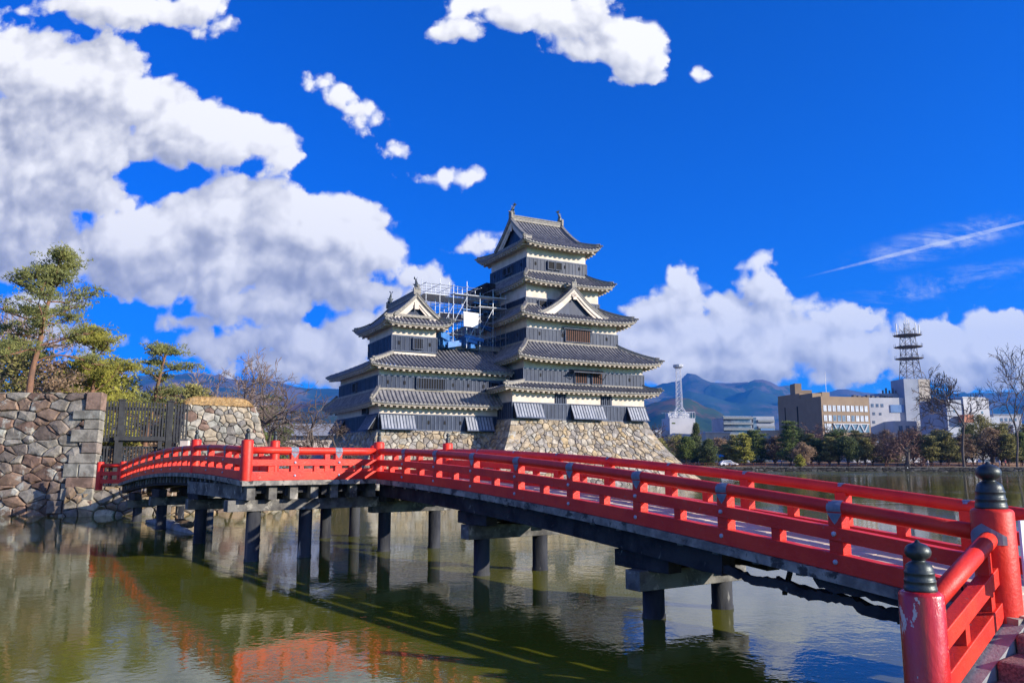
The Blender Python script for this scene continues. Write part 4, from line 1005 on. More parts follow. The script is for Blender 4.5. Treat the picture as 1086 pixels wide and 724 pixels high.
# rotten timbers hanging below the near end
m = MB(); rg = random.Random(12)
def ragged(p, q, w, h, seed, n=16):
    rg = random.Random(seed); p, q = Vector(p), Vector(q); sd_ = Nn*.5*w
    b = len(m.v); n *= 2; wk = .8
    for k in range(n+1):
        wk = min(1, max(.45, wk+rg.gauss(0, .08))); c = p+(q-p)*k/n+Vector((0, 0, .02*math.sin(k*.4+seed))); lo = h*(wk-(.25 if rg.random() < .08 else 0)+rg.uniform(-.05, .05))*(1 if 0 < k < n else .3); hi = .02*rg.uniform(-1, 1)
        for s_, z_ in ((-1, -lo), (1, -lo*rg.uniform(.7, 1)), (1, hi), (-1, hi)): m.v.append(tuple(c+sd_*s_+Vector((0, 0, z_))))
    for k in range(n):
        for a in range(4):
            c = (a+1) % 4; m.f.append((b+k*4+a, b+(k+1)*4+a, b+(k+1)*4+c, b+k*4+c)); m.m.append(0)
def PZ(t, off, z): p = PAB(t)+Nn*off; return (p.x, p.y, z)
ragged(PZ(4.6, .1, 1.16), PZ(.9, .1, .86), .07, .125, 1, 34); ragged(PZ(3.6, 1.1, 1.1), PZ(.2, 1.1, .80), .08, .09, 2, 30)
ragged(PZ(3.0, .3, 1.02), PZ(.5, .3, .76), .06, .12, 3); ragged(PZ(4.2, 1.8, 1.1), PZ(1.5, 1.8, .8), .06, .12, 4)
ragged(PZ(2.2, -.02, 1.17), PZ(-.2, -.02, .93), .05, .2, 6)
for k in range(2): t = 1.2+k*1.6; m.beam(PZ(t, .3, 1.0+.1*k), PZ(t+.35, .6, .66+.1*k), .06, .04)
m.build('rotten_timber', M['darkwood'], BR)
# ---- things at the near end
m = MB()
sx = (Np-A0).normalized(); sn = Vector((-sx.y, sx.x, 0))
if sn.dot(Vector((1, -1, 0))) < 0: sn = -sn
STP = thing('stone_steps', 'speckled reddish stone steps at the near end of the bridge', 'steps', tuple(A0+sn*.8))
def sbox(mb, t0, t1, w0, w1, z0, z1, mi=0):
    c = A0+sx*(t0+t1)/2+sn*(w0+w1)/2; mb.obox((c.x, c.y, (z0+z1)/2), sx*(t1-t0)/2, sn*(w1-w0)/2, Vector((0, 0, (z1-z0)/2)), mi)
for k, (t0, t1, z) in enumerate(((-.25, .42, .955), (.42, .88, .80), (.88, 1.34, .64), (1.34, 1.95, .48))):
    m = MB(); sbox(m, t0, t1+.01, .14, 3.4, -.3, z); m.build('step', M['granite'], STP, bevel=.03)
m = MB(); sbox(m, .1, 2.0, -.16, .135, -.6, .55); 
A = [A0+sx*.1-sn*.15, A0+sx*1.7-sn*.15, A0+sx*1.7+sn*.13, A0+sx*.1+sn*.13]
m.add([Vector((p.x, p.y, z)) for p, z in zip(A, (1.0, .50, .50, 1.0))]+[Vector((p.x, p.y, .3)) for p in A], ((0, 1, 2, 3), (0, 4, 5, 1), (1, 5, 6, 2), (2, 6, 7, 3), (3, 7, 4, 0)))
m.build('side_wall', M['concrete'], STP)
m = MB(); m.quad((3.9, 6.6, .46), (5.4, -40, .46), (60, -40, .46), (60, 9, .46)); m.quad((3.9, 6.6, .46), (3.9, 6.6, -.6), (5.4, -40, -.6), (5.4, -40, .46))
m.quad((-60, -6, .8), (-60, -50, .8), (8, -50, .8), (8, -6, .8)); m.quad((-60, -6, -1), (-60, -6, .8), (8, -6, .8), (8, -6, -1))
tag(m.build('near_bank', me.materials[0]), kind='structure')
# white notice board hung by the post at the far right
m = MB(); NB = thing('notice_board', 'small white notice board with black lettering beside the right bridge post', 'notice board', (5.35, 7.35, 1.2))
c = at(1088, 585, 7.3); 
ax_ = Vector((.93, .36, 0)).normalized()
m.obox(c+ax_*.12, ax_*.17, Vector((.36, -.93, 0))*.012, Vector((0, 0, .28))); m.build('board', M['whitesheet'], NB)
m = MB(); f_ = c+ax_*.12+Vector((.36, -.93, 0))*.014
for r_ in range(4):
    for k in range(3):
        p = f_+ax_*(-.11+.09*k)+Vector((0, 0, .2-.11*r_)); m.obox(p, ax_*.022, Vector((.36, -.93, 0))*.002, Vector((0, 0, .006))); m.obox(p+Vector((0, 0, -.03)), ax_*.022, Vector((.36, -.93, 0))*.002, Vector((0, 0, .006))); m.obox(p, ax_*.005, Vector((.36, -.93, 0))*.0025, Vector((0, 0, .035)))
m.build('lettering', M['void'], NB)
m = MB(); m.beam(c+ax_*.12+Vector((-.36, .93, 0))*.03+Vector((0, 0, .3)), c+ax_*.12+Vector((-.36, .93, 0))*.03+Vector((0, 0, -.75)), .05, .04); m.build('stake', M['oldwood'], NB)
# black bicycle lock looped on the post
m = MB(); q0 = A0+Vector((-.17, -.02, 1.62)); P = []
P = [q0+Vector((0, 0, .12)), q0+Vector((-.05, -.02, .16)), q0+Vector((-.09, 0, .06)), q0+Vector((-.13, .0, -.02)), q0+Vector((-.30, .05, -.10)), q0+Vector((-.33, .03, -.22)), q0+Vector((-.31, 0, -.34)), q0+Vector((-.26, -.02, -.40))]
m.tube(P, .012, 6); m.tube([P[-1], P[-1]+Vector((.05, 0, -.05))], [.035, .03], 8); m.tube([P[0], P[0]+Vector((-.02, -.02, .05))], .03, 6)
tag(m.build('cable_lock', M['void'], smooth=True), 'thin black cable lock hanging at the large right bridge post', 'cable lock')
# floating log with two ducks
m = MB(); a, b = at(155, 556.5, 31.5), at(206, 567.5, 26.5)
a.z = WZ+.05; b.z = WZ-.02; mid = (a+b)/2+Vector((0, .2, .06)); m.tube([a, (a+mid)/2+Vector((0, 0, .02)), mid, (mid+b)/2+Vector((0, -.1, 0)), b], [.05, .15, .2, .16, .04], 9)
tag(m.build('floating_log', M['concrete'], smooth=True), 'pale weathered log floating beside the bridge piers on the left', 'log')
M['duck'] = mat('duck_brown', (.16, .11, .07), (.07, .05, .035), .8, 12)
def duck(p, yaw, label):
    m = MB(); c, s_ = math.cos(yaw), math.sin(yaw)
    def t(x, z, y=0): return p+Vector((x*c-y*s_, x*s_+y*c, z))
    m.tube([t(-.30, .16), t(-.2, .12), t(-.05, .11), t(.1, .12), t(.18, .15), t(.2, .24), t(.22, .30), t(.27, .30), t(.34, .285)], [.02, .08, .125, .11, .07, .04, .05, .045, .012], 10)
    tag(m.build('duck', M['duck'], smooth=True), label, 'duck', 'ducks resting by the log')
p_ = at(192, 560, 28.6); p_.z = WZ+.12; duck(p_, 2.9, 'small brown duck on the floating log, nearer its middle'); p_ = at(199.5, 563, 27.6); p_.z = WZ+.1; duck(p_, .4, 'small dark duck at the right end of the floating log')
# ---------------------------------------------------------------- left bank: walls, gate, embankment
def box_part(root, name, a, b, c, d, z0, z1, matl, bevel=0):
    m = MB(); P = [Vector(p) for p in (a, b, c, d)]
    m.add([(*p[:2], z0) for p in P]+[(*p[:2], z1) for p in P], ((0, 3, 2, 1), (4, 5, 6, 7), (0, 1, 5, 4), (1, 2, 6, 5), (2, 3, 7, 6), (3, 0, 4, 7)))
    return m.build(name, matl, root)
LW = thing('stone_wall', 'large dark brown stone wall rising from the moat at the far left', 'stone wall', (-26, 38, 0))
YW = 35.0; xr = -18.35; zt = 5.55
tl, tr, br, bl_ = (-46, YW+.6, zt), (xr-.22, YW+.6, zt), (xr, YW-.1, -.4), (-46, YW-.1, -.4)
fn, W_, H_ = planefn(bl_, br, tr, tl)
m = MB(); stones(m, fn, W_-.7, H_, .74, .40, 3, gap=.010, bulge=.11, jit=.5, pw=.8)
m.build('front_facing', [M['stone_l'], M['gap']], LW)
m = MB(); rg = random.Random(2); v = 0; k = 0
while v < H_-.05:
    h = min(rg.uniform(.40, .60), H_-v); u = W_-(1.25 if k % 2 else .72)
    if H_-v-h < .3: h = H_-v
    w0 = u
    segs = [(u, W_)] if rg.random() < .6 else [(u-.7, u-.02), (u, W_)]
    for u0, u1 in segs:
        q = .13+rg.uniform(0, .05); g_ = .012; n0, n1 = u0+g_, u1-(0 if u1 == W_ else g_)
        A = [fn(n0, v+g_, -.3), fn(n1, v+g_, -.3), fn(n1, v+h-g_, -.3), fn(n0, v+h-g_, -.3), fn(n0, v+g_, q), fn(n1, v+g_, q), fn(n1, v+h-g_, q), fn(n0, v+h-g_, q)]
        m.add(A, ((3, 2, 1, 0), (4, 5, 6, 7), (0, 1, 5, 4), (1, 2, 6, 5), (2, 3, 7, 6), (3, 0, 4, 7)))
    v += h; k += 1
m.build('corner_stone', M['stone_q'], LW, bevel=.03)
box_part(LW, 'earth_core', (-46, YW+.75, 0), (xr-.35, YW+.75, 0), (xr-5.5, YW+9, 0), (-46, YW+9, 0), -.3, zt-.08, M['earth'])
m = MB(); fn2, w2, h2 = planefn((xr-.1, YW+.5, -.4), (xr-5.2, YW+9, -.4), (xr-5.4, YW+9, zt), (xr-.32, YW+.7, zt)); stones(m, fn2, w2, h2, .9, .6, 13, gap=.02, bulge=.1); m.build('side_facing', [M['stone_l'], M['gap']], LW)
GW = thing('stone_wall', 'pale short stone wall topped with dry golden thatch, right of the black gate', 'stone wall', (-14.8, 41, 0))
ya = 39.4
c0, c1 = at(188, 472, ya), at(287, 472, ya+1.2); t0_, t1_ = at(197, 428, ya+.9), at(270, 431, ya+1.9)
d0_, d1_ = c0+(c0-t0_)*.9, c1+(c1-t1_)*.9
d0_.z = d1_.z = .3
fn, W_, H_ = planefn(d0_, d1_, t1_, t0_)
m = MB(); stones(m, fn, W_, H_, .42, .31, 31, gap=.010, bulge=.08); m.build('front_facing', [M['stone_w'], M['gap']], GW)
bk = Vector((-3.2, 6.5, 0)); fn3, w3, h3 = planefn(d0_+bk, d0_, t0_, t0_+bk*.9); m = MB(); stones(m, fn3, w3, h3, .7, .5, 33, gap=.02, bulge=.1); m.build('side_facing', [M['stone_w'], M['gap']], GW)
fn4, w4, h4 = planefn(d1_, d1_+bk, t1_+bk*.9, t1_); m = MB(); stones(m, fn4, w4, h4, .7, .5, 34, gap=.02, bulge=.1); m.build('side_facing', [M['stone_w'], M['gap']], GW)
m = MB(); rg = random.Random(5)      # rounded dry-grass cap
N1, N2 = 26, 12
for a in range(N1+1):
    for b in range(N2+1):
        s, t = a/N1, b/N2; p = (t0_*(1-s)+t1_*s)*(1-t)+((t0_*(1-s)+t1_*s)+bk*.85)*t
        h = .55*(max(0, 1-abs(2*s-1)**6))**.5*(max(0, 1-abs(2*t-1)**4))**.5+rg.uniform(-.03, .03)
        m.v.append((p.x, p.y-(.14 if b == 0 else 0), p.z-.03+h))
for a in range(N1):
    for b in range(N2): m.f.append((a*(N2+1)+b, (a+1)*(N2+1)+b, (a+1)*(N2+1)+b+1, a*(N2+1)+b+1)); m.m.append(0)
for k in range(2600):
    s, t = rg.random(), rg.random()**1.8; p = (t0_*(1-s)+t1_*s)+bk*.85*t; h = .55*(max(0, 1-abs(2*s-1)**6))**.5*(max(0, 1-abs(2*t-1)**4))**.5
    p = p+Vector((0, -.12 if t < .05 else 0, h-.06)); d = Vector((rg.uniform(-.1, .1), rg.uniform(-.14, .04), rg.uniform(-.02, .12))); w = Vector((rg.uniform(.01, .02), 0, .006)); m.add([p-w, p+w, p+d], ((0, 1, 2),))
m.build('dry_grass_cap', M['drygrass'], GW)
# embankment of rough stones at the foot of the gate
M['stone_e'] = mat('stone_bank', (0, 0, 0), rough=.9, nscale=2.2, bump=.6, bscale=9, rnd_cols=[(.34, .27, .17), (.20, .18, .15), (.30, .22, .13), (.15, .13, .11), (.38, .33, .24), (.22, .16, .11)], c3=(.10, .09, .07), s3=2, l3=.56, h3=.7)
EB = thing('stone_embankment', 'low rough stone embankment at the waterline under the far bridge end', 'embankment', (-15, 37, 0))
p0, p1, p2, p3 = Vector((-19.4, 34.4, -.4)), Vector((-15.2, 35.6, -.4)), Vector((-11.6, 38.2, -.4)), Vector((-10.0, 43.5, -.4))
m = MB()
for a, b, sd_, hh in ((p0, p1, 41, 1.45), (p1, p2, 42, 1.3), (p2, p3, 43, 1.2)):
    nrm = Vector(((b-a).y, -(b-a).x, 0)).normalized(); inn = -nrm*.55
    fn, W_, H_ = planefn(a, b, b+inn+Vector((0, 0, hh+.3)), a+inn+Vector((0, 0, hh+.3))); stones(m, fn, W_, H_, .58, .34, sd_, gap=.012, bulge=.14)
m.build('rough_facing', [M['stone_e'], M['gap']], EB)
m = MB(); rg = random.Random(14)
def rock(mb, c, r, rg, flat=.7):
    b = len(mb.v); n, k_ = 7, 4; c = Vector(c)
    ph = rg.uniform(0, 6)
    rr = [[rg.uniform(.75, 1.12) for _ in range(n)] for _ in range(k_+1)]
    for k in range(k_+1):
        th = math.pi*k/k_
        for a in range(n):
            an = 2*math.pi*a/n+ph; q = r*rr[k][a if 0 < k < k_ else 0]; mb.v.append((c.x+q*math.sin(th)*math.cos(an), c.y+q*math.sin(th)*math.sin(an), c.z+q*flat*math.cos(th)))
    for k in range(k_):
        for a in range(n): mb.f.append((b+k*n+a, b+(k+1)*n+a, b+(k+1)*n+(a+1) % n, b+k*n+(a+1) % n)); mb.m.append(0)
for k in range(70):
    x = rg.uniform(-19.0, -14.8); y = 34.9+(x+19)*.25+rg.uniform(0, 1.1); rock(m, (x, y, rg.uniform(.7, 1.2)), rg.uniform(.14, .32), rg)
m.build('boulder_heap', [M['stone_l']], EB)
box_part(EB, 'earth_fill', p0+Vector((-.2, .65, 0)), p1+Vector((-.3, .65, 0)), p2+Vector((-.5, .4, 0)), (-14, 48, 0), .2, 1.32, M['earth'])
m = MB(); m.quad((-19, 37, 1.36), (-15.4, 36.6, 1.36), (-16, 60, 1.36), (-30, 60, 1.36)); tag(m.build('path', M['concrete']), kind='structure')
# black gate
GT = thing('palisade_gate', 'black wooden lattice gate between the two stone walls', 'gate', (-17.5, 37.5, 1.3))
ga, gb = Vector((-19.3, 36.6, 0)), Vector((-16.15, 38.5, 0)); gd = (gb-ga).normalized(); gn = Vector((gd.y, -gd.x, 0)); GLn = (gb-ga).length
bw = mat('black_timber', (.014, .015, .018), (.03, .032, .036), .6, 4)
m0 = MB()
def gp(u, off=0): return ga+gd*u+gn*off
def gbox(mb, u0, u1, o0, o1, z0, z1): c = gp((u0+u1)/2, (o0+o1)/2); mb.obox((c.x, c.y, (z0+z1)/2), gd*(u1-u0)/2, gn*(o1-o0)/2, Vector((0, 0, (z1-z0)/2)))
for u in (.97, 3.09):
    m = MB(); gbox(m, u-.14, u+.14, -.14, .14, 1.0, 5.3); gbox(m, u-.18, u+.18, -.18, .18, 5.3, 5.36); m.build('gate_post', bw, GT, bevel=.01)
for z0, z1 in ((4.85, 5.0), (3.35, 3.55), (3.05, 3.16), (1.75, 1.9)):
    m = MB(); gbox(m, -.9, GLn+.2, -.06, .06, z0, z1); m.build('gate_rail', bw, GT)
m = MB(); k = -.9
while k < GLn+.2:
    gbox(m, k, k+.078, .065, .10, 3.40, 5.25); gbox(m, k, k+.078, .065, .10, 1.35, 3.14); k += .135
m.build('lattice', bw, GT)
m = MB(); gbox(m, .75, .90, .12, .30, 1.2, 3.6); gbox(m, 2.6, 2.78, .12, .30, 1.2, 3.45); gbox(m, .7, 2.9, .12, .32, 3.42, 3.62); m.build('side_door_frame', bw, GT, bevel=.01)
m = MB(); m.beam(gp(2.7, -.2)+Vector((0, 0, 1.3)), gp(2.9, -.9)+Vector((0, 0, 4.7)), .12, .12); m.beam(gp(.9, -.2)+Vector((0, 0, 3.3)), gp(1.0, -1.1)+Vector((0, 0, 1.3)), .12, .12); m.build('brace', bw, GT)
PB = thing('white_box', 'small white plaster box on a stand beside the pale stone wall', 'box', at(196, 476, 37.2)); c = at(196, 471.5, 37.2)
m = MB(); m.obox(c, (.19, 0, 0), (0, .12, 0), (0, 0, .22)); m.build('box_body', M['plaster'], PB, bevel=.01)
m = MB(); m.beam((c.x, c.y, 1.3), (c.x, c.y, c.z-.2), .12, .12); m.obox(c+Vector((0, 0, .25)), (.23, 0, 0), (0, .16, 0), (0, 0, .025)); m.build('stand', M['oldwood'], PB)
# ---------------------------------------------------------------- trees
def limb(mb, p, d, ln, r0, r1, seg, wob, rg, n=6, droop=0):
    pts = [Vector(p)]; d = Vector(d).normalized()
    for k in range(seg):
        d = (d+Vector((rg.gauss(0, wob), rg.gauss(0, wob), rg.gauss(0, wob)-droop))).normalized(); pts.append(pts[-1]+d*ln/seg)
    mb.tube(pts, [r0+(r1-r0)*k/seg for k in range(seg+1)], n, cap=False); return pts, d
def needles(mb, c, rx, rz, n, rg, size=.16):
    """a flat pad of needle tufts"""
    for _ in range(n):
        a = rg.uniform(0, 6.283); q = math.sqrt(rg.random()); h = rg.gauss(0, .45)
        p = c+Vector((rx*q*math.cos(a), rx*q*math.sin(a), rz*h*(1-.55*q)+rz*.4*(1-q*q)))
        for t in range(3):
            d = Vector((rg.gauss(0, 1), rg.gauss(0, 1), rg.gauss(.35, .7))).normalized()*size*rg.uniform(.6, 1.3); w = d.orthogonal().normalized()*size*.13
            mb.add([p-w, p+w, p+d], ((0, 1, 2),))
def leaves(mb, c, rx, ry, rz, n, rg, size=.3):
    for _ in range(n):
        v = Vector((rg.gauss(0, 1), rg.gauss(0, 1), rg.gauss(0, 1))).normalized()*(rg.random()**.45)
        p = c+Vector((v.x*rx, v.y*ry, v.z*rz)); d = Vector((rg.gauss(0, 1), rg.gauss(0, 1), rg.gauss(.2, .8))).normalized()*size*rg.uniform(.5, 1.2); w = d.orthogonal().normalized()*size*.35*rg.uniform(.6, 1.1)
        mb.add([p-w, p+w+d*.2, p+d], ((0, 1, 2),))
def fit(root, H_, zonly=False):
    mx = max((v.co.z for c in root.children for v in c.data.vertices), default=1); k = H_/mx
    for c in root.children: c.data.transform(Matrix.Diagonal((1 if zonly else k, 1 if zonly else k, k, 1)))
    return root
def pine(name, label, cat, base, H_, lean, seed, spread, npads, matl, pads=240, r0=.24, start=.38, tuft=.17, group=None, flat=.30):
    rg = random.Random(seed); base = Vector(base); root = thing(name, label, cat, base, group)
    tk, cr = MB(), MB(); n = 12; pts = []; p = Vector((0, 0, -.2)); d = Vector((lean[0], lean[1], 1)).normalized()
    for k in range(n+1):
        pts.append(p.copy()); d = (d+Vector((rg.gauss(0, .10), rg.gauss(0, .08), .12))).normalized(); p = p+d*H_/n
    tk.tube(pts, [r0*(1-.72*k/n) for k in range(n+1)], 9, cap=False)
    cnt = 0
    for k in range(npads):
        t = start+(1-start)*(k+.5)/npads; i = min(n-1, int(t*n)); b = pts[i].lerp(pts[i+1], t*n-i)
        a = k*2.4+rg.uniform(-.5, .5); ln = spread*(1.12-.75*(t-start)/(1-start))*rg.uniform(.6, 1.15)
        dirv = Vector((math.cos(a), math.sin(a), rg.uniform(.0, .45)))
        lp, dd = limb(tk, b, dirv, ln, r0*.38*(1-.5*t), .03, 6, .16, rg, 5)
        for q in (2, 3, 4, 5, 6):
            if q < 6 and rg.random() < .18: continue
            for s_ in range(2):
                tp, _ = limb(tk, lp[q], Vector((rg.gauss(0, 1), rg.gauss(0, 1), rg.uniform(.1, .7))), ln*rg.uniform(.16, .36), .03, .012, 2, .2, rg, 3)
                
                for w_ in (1, 2):
                    for _ in range(3):
                        rr = rg.uniform(.16, .34)*spread/2.7; needles(cr, tp[w_]+Vector((rg.gauss(0, .22), rg.gauss(0, .22), rg.gauss(.03, .10))), rr, rr*.6, int(pads*rr*.17)+2, rg, tuft)
    for q in range(9): needles(cr, pts[-1]+Vector((rg.gauss(0, .8), rg.gauss(0, .8), rg.uniform(-.6, .1)))*spread*.3, spread*.11, spread*.07, pads//9, rg, tuft)
    tk.build('trunk', M['bark_pine'], root, smooth=True).location = (0, 0, 0); cr.build('crown', matl, root).location = (0, 0, 0)
    return fit(root, H_)
def bare(name, label, cat, base, H_, seed, spread=.5, levels=5, r0=.25, matl=None, twist=.14, group=None, split=(3, 4), trunk=.25, up=.10, lean=(0, 0), leafm=None, leafn=0, rmin=.016):
    rg = random.Random(seed); root = thing(name, label, cat, base, group); tk, tw, lf = MB(), MB(), MB()
    tips = []
    def rec(p, d, ln, r, lv):
        mb = tk if lv < 2 else tw
        pts, dd = limb(mb, p, d, ln, max(r, rmin), max(r*.62, rmin*.8), 4 if lv < 3 else 3, twist*(1 if lv else .5), rg, (8, 6, 5, 4, 3, 3, 3)[lv])
        if lv >= levels: tips.append(pts[-1]); return
        n = rg.randint(*split)
        for k in range(n):
            a = rg.uniform(0, 6.283)+k*6.283/n; o = dd.orthogonal().normalized(); o = Matrix.Rotation(a, 3, dd) @ o
            st = pts[-1] if (k < 2) else pts[rg.choice((1, 2, 2, 3) if len(pts) > 4 else (1, 2))]
            nd = (dd*(1-spread*rg.uniform(.6, 1.1))+o*spread*rg.uniform(.8, 1.4)+Vector((0, 0, up))).normalized()
            rec(st, nd, ln*rg.uniform(.58, .82), r*.58, lv+1)
    rec(Vector((0, 0, -.2)), Vector((lean[0], lean[1], 1)), H_*trunk, r0, 0)
    tk.build('trunk', M['bark'], root, smooth=True).location = (0, 0, 0); tw.build('branches', matl or M['twig'], root).location = (0, 0, 0)
    if leafm:
        for p in tips: leaves(lf, p, .5, .5, .4, leafn, rg, .22)
        lf.build('crown', leafm, root).location = (0, 0, 0)
    return fit(root, H_)
def bushy(name, label, cat, base, H_, W_, seed, matl, n=26, leaf=.3, dens=90, trunk=.25, group=None, shape='round', r0=.18):
    rg = random.Random(seed); root = thing(name, label, cat, base, group); tk, cr = MB(), MB()
    pts, _ = limb(tk, (0, 0, -.2), (rg.gauss(0, .06), rg.gauss(0, .06), 1), H_*.85, r0, r0*.3, 7, .05, rg, 7)
    for k in range(n):
        t = (k+.5)/n; z = H_*(trunk+(1-trunk)*t)
        prof_ = {'round': math.sin(math.pi*min(1, .12+t*.86))**.7, 'cone': 1.05-t, 'layer': (1.0-.6*t)*(1 if int(t*6) % 1 == 0 else 1)}[shape]
        if shape == 'layer': z = H_*(trunk+(1-trunk)*(round(t*8)/8))
        a = rg.uniform(0, 6.283); q = W_*.5*prof_*rg.uniform(.25, .85); c = Vector((q*math.cos(a), q*math.sin(a), z+rg.uniform(-.2, .2)))
        s_ = W_*rg.uniform(.14, .24)*(.6+.5*prof_); fl = .38 if shape == 'layer' else .75
        limb(tk, pts[min(7, max(1, int(t*7)))], c-pts[min(7, max(1, int(t*7)))], (c-pts[min(7, max(1, int(t*7)))]).length, r0*.3, .02, 3, .08, rg, 4)
        leaves(cr, c, s_, s_, s_*fl, dens, rg, leaf)
    tk.build('trunk', M['bark'], root, smooth=True).location = (0, 0, 0); cr.build('crown', matl, root).location = (0, 0, 0)
    return fit(root, H_, True)
def on(px, Y, z=GZ): p = at(px, 488, Y); return (p.x, Y, z)
zt_ = 5.5
pine('pine_tree', 'tall pine with a reddish trunk standing on the left stone wall', 'pine tree', on(24, 38.5, zt_), 7.9, (.02, 0), 4, 3.3, 20, M['pine'], 120, .17, .25)
pine('pine_tree', 'smaller leaning pine behind the right part of the left stone wall', 'pine tree', on(90, 43, 3.5), 6.6, (.04, 0), 7, 2.8, 16, M['gold'], 150, .15, .3)
pine('pine_tree', 'sparse red-trunked pine showing above the black gate', 'pine tree', on(152, 50, 1.3), 8.6, (.0, 0), 15, 2.8, 13, M['pine'], 110, .2, .42)
bushy('cypress_tree', 'dense yellow-green conifer behind the left stone wall', 'conifer', on(108, 48, 2), 7.0, 5.0, 3, M['gold'], 40, .26, 190, .2)
bushy('cypress_tree', 'yellow-green conifer half hidden behind the reddish pine on the left wall', 'conifer', on(76, 45, 3), 5.6, 4.6, 8, M['gold'], 34, .24, 170, .2)
bushy('shrub', 'brown-green brushy shrub behind the pine at the far left edge', 'shrub', on(8, 44, 5), 4.6, 4.6, 9, M['olive'], 30, .24, 120, .05)
bushy('shrub', 'low reddish brown shrub on the left wall beside the pine trunk', 'shrub', on(52, 40, 5.3), 2.4, 3.2, 10, M['brownleaf'], 26, .16, 90, .05)
bare('bare_tree', 'bare brown tree behind the yellow-green conifers on the left', 'bare tree', on(118, 60), 9, 3, .5, 5, .2)
bare('bare_tree', 'bare twiggy tree at the far left edge behind the wall', 'bare tree', on(-12, 48, 3), 9, 6, .5, 5, .2)
bushy('evergreen_tree', 'dark evergreen just left of the wall with the golden cap', 'evergreen', on(200, 58), 7.2, 5.0, 11, M['olive'], 36, .3, 150, .1)
bushy('evergreen_tree', 'dark bushy evergreen behind the black gate', 'evergreen', on(172, 62), 7.4, 6, 12, M['brownleaf'], 34, .3, 120, .1)
bushy('evergreen_tree', 'olive bush seen through the black gate', 'evergreen', on(140, 54), 3.6, 5, 13, M['brownleaf'], 30, .26, 120, .05)
bare('bare_tree', 'wide bare tree fanning out above the golden-capped wall', 'bare tree', on(232, 62), 10.6, 21, .46, 6, .11, split=(3, 4), trunk=.22, up=.06, twist=.09, rmin=.011)
bushy('evergreen_tree', 'small round green tree right of the golden-capped wall', 'evergreen', on(262, 60), 5.4, 3.4, 14, M['green'], 26, .24, 150, .1)
bushy('evergreen_tree', 'dark spreading evergreen behind the gnarled cherry trees', 'evergreen', on(280, 72), 7.6, 6.5, 15, M['pine_dark'], 30, .3, 130, .15, shape='layer')
bare('cherry_tree', 'gnarled bare cherry tree with one tall upright branch, left of the turret', 'bare tree', on(300, 56), 8.4, 33, .50, 5, .15, matl=M['twig_dark'], rmin=.010, twist=.26, split=(3, 4), trunk=.28, up=.02, lean=(-.1, 0))
bare('cherry_tree', 'gnarled bare cherry tree leaning towards the turret', 'bare tree', on(325, 58), 6.8, 36, .52, 5, .14, matl=M['twig_dark'], rmin=.010, twist=.28, split=(3, 4), trunk=.26, up=0., lean=(.15, 0))
bare('cherry_tree', 'low bare cherry tree with tangled twigs behind the bridge platform', 'bare tree', on(345, 64), 5.0, 38, .7, 6, .12, matl=M['twig_dark'], rmin=.010, twist=.26, split=(3, 4), trunk=.2, up=0.)
# gravel bank left of the turret
m = MB(); m.quad(L(-28, 2, 1.02), L(-16.4, 1.2, 1.02), L(-14.5, 20, 3.6), L(-28, 22, 3.6)); m.quad(L(-28, 22, 3.6), L(-14.5, 20, 3.6), L(-14.5, 60, 3.6), L(-28, 60, 3.6)); tag(m.build('slope', M['concrete']), kind='structure')
HS = thing('white_building', 'low pale building seen through the cherry branches left of the turret', 'building', on(318, 120))
c = Vector(on(318, 120)); m = MB(); m.box(c.x-6, 120, .5, c.x+7, 128, 6.2); m.build('wall', M['plaster'], HS)
m = MB(); m.add([(c.x-6.6, 119.3, 6.2), (c.x+7.6, 119.3, 6.2), (c.x+7.6, 128.7, 6.2), (c.x-6.6, 128.7, 6.2), (c.x-6.6, 124, 8.2), (c.x+7.6, 124, 8.2)], ((0, 1, 5, 4), (2, 3, 4, 5), (0, 4, 3), (1, 2, 5), (0, 3, 2, 1))); m.build('roof', M['concrete'], HS)
for k in range(5):
    m = MB(); m.box(c.x-5+k*2.4, 119.9, 2.4, c.x-3.8+k*2.4, 119.98, 4.2); m.build('window', M['void'], HS)
# ---------------------------------------------------------------- far bank: quay, trees, buildings
M['bldg_brown'] = mat('brick_brown', (.30, .215, .14), (.26, .185, .12), .8, .3, .1, 6)
M['bldg_white'] = mat('wall_white', (.48, .48, .50), (.40, .41, .44), .7, .2)
M['bldg_grey'] = mat('wall_grey', (.33, .36, .42), (.27, .30, .36), .7, .2)
M['bldg_beige'] = mat('wall_beige', (.52, .45, .36), (.42, .37, .30), .8, .3)
M['glass'] = mat('window_glass', (.07, .10, .15), (.16, .20, .26), .15, .6, spec=.8, island=.5)
M['blind'] = mat('window_blind', (.62, .66, .70), (.40, .45, .50), .4, .5, island=.3)
M['mast'] = mat('mast_steel', (.55, .56, .58), (.42, .43, .46), .5, .5, metal=.2)
M['mast_dark'] = mat('mast_rust', (.16, .14, .14), (.10, .095, .10), .6, .5)
def frame(px, Y, ang=0):
    o = Vector(on(px, Y)); a = Vector((math.cos(R(ang)), math.sin(R(ang)), 0)); b = Vector((-a.y, a.x, 0)); return o, a, b
class Bld:
    def __init__(s, name, label, cat, px, Y, ang=0): s.o, s.a, s.b = frame(px, Y, ang); s.r = thing(name, label, cat, s.o)
    def P(s, u, d, z): p = s.o+s.a*u+s.b*d; return Vector((p.x, p.y, z))
    def box(s, mb, u0, u1, d0, d1, z0, z1, mi=0): c = s.P((u0+u1)/2, (d0+d1)/2, (z0+z1)/2); mb.obox(c, s.a*(u1-u0)/2, s.b*(d1-d0)/2, Vector((0, 0, (z1-z0)/2)), mi)
    def part(s, name, boxes, matl, parent=None):
        if name == 'window' and len(boxes) > 1:
            for b in boxes: s.part(name, [b], matl, parent)
            return
        m = MB()
        for b in boxes: s.box(m, *b)
        o = m.build(name, matl, parent or s.r); return o
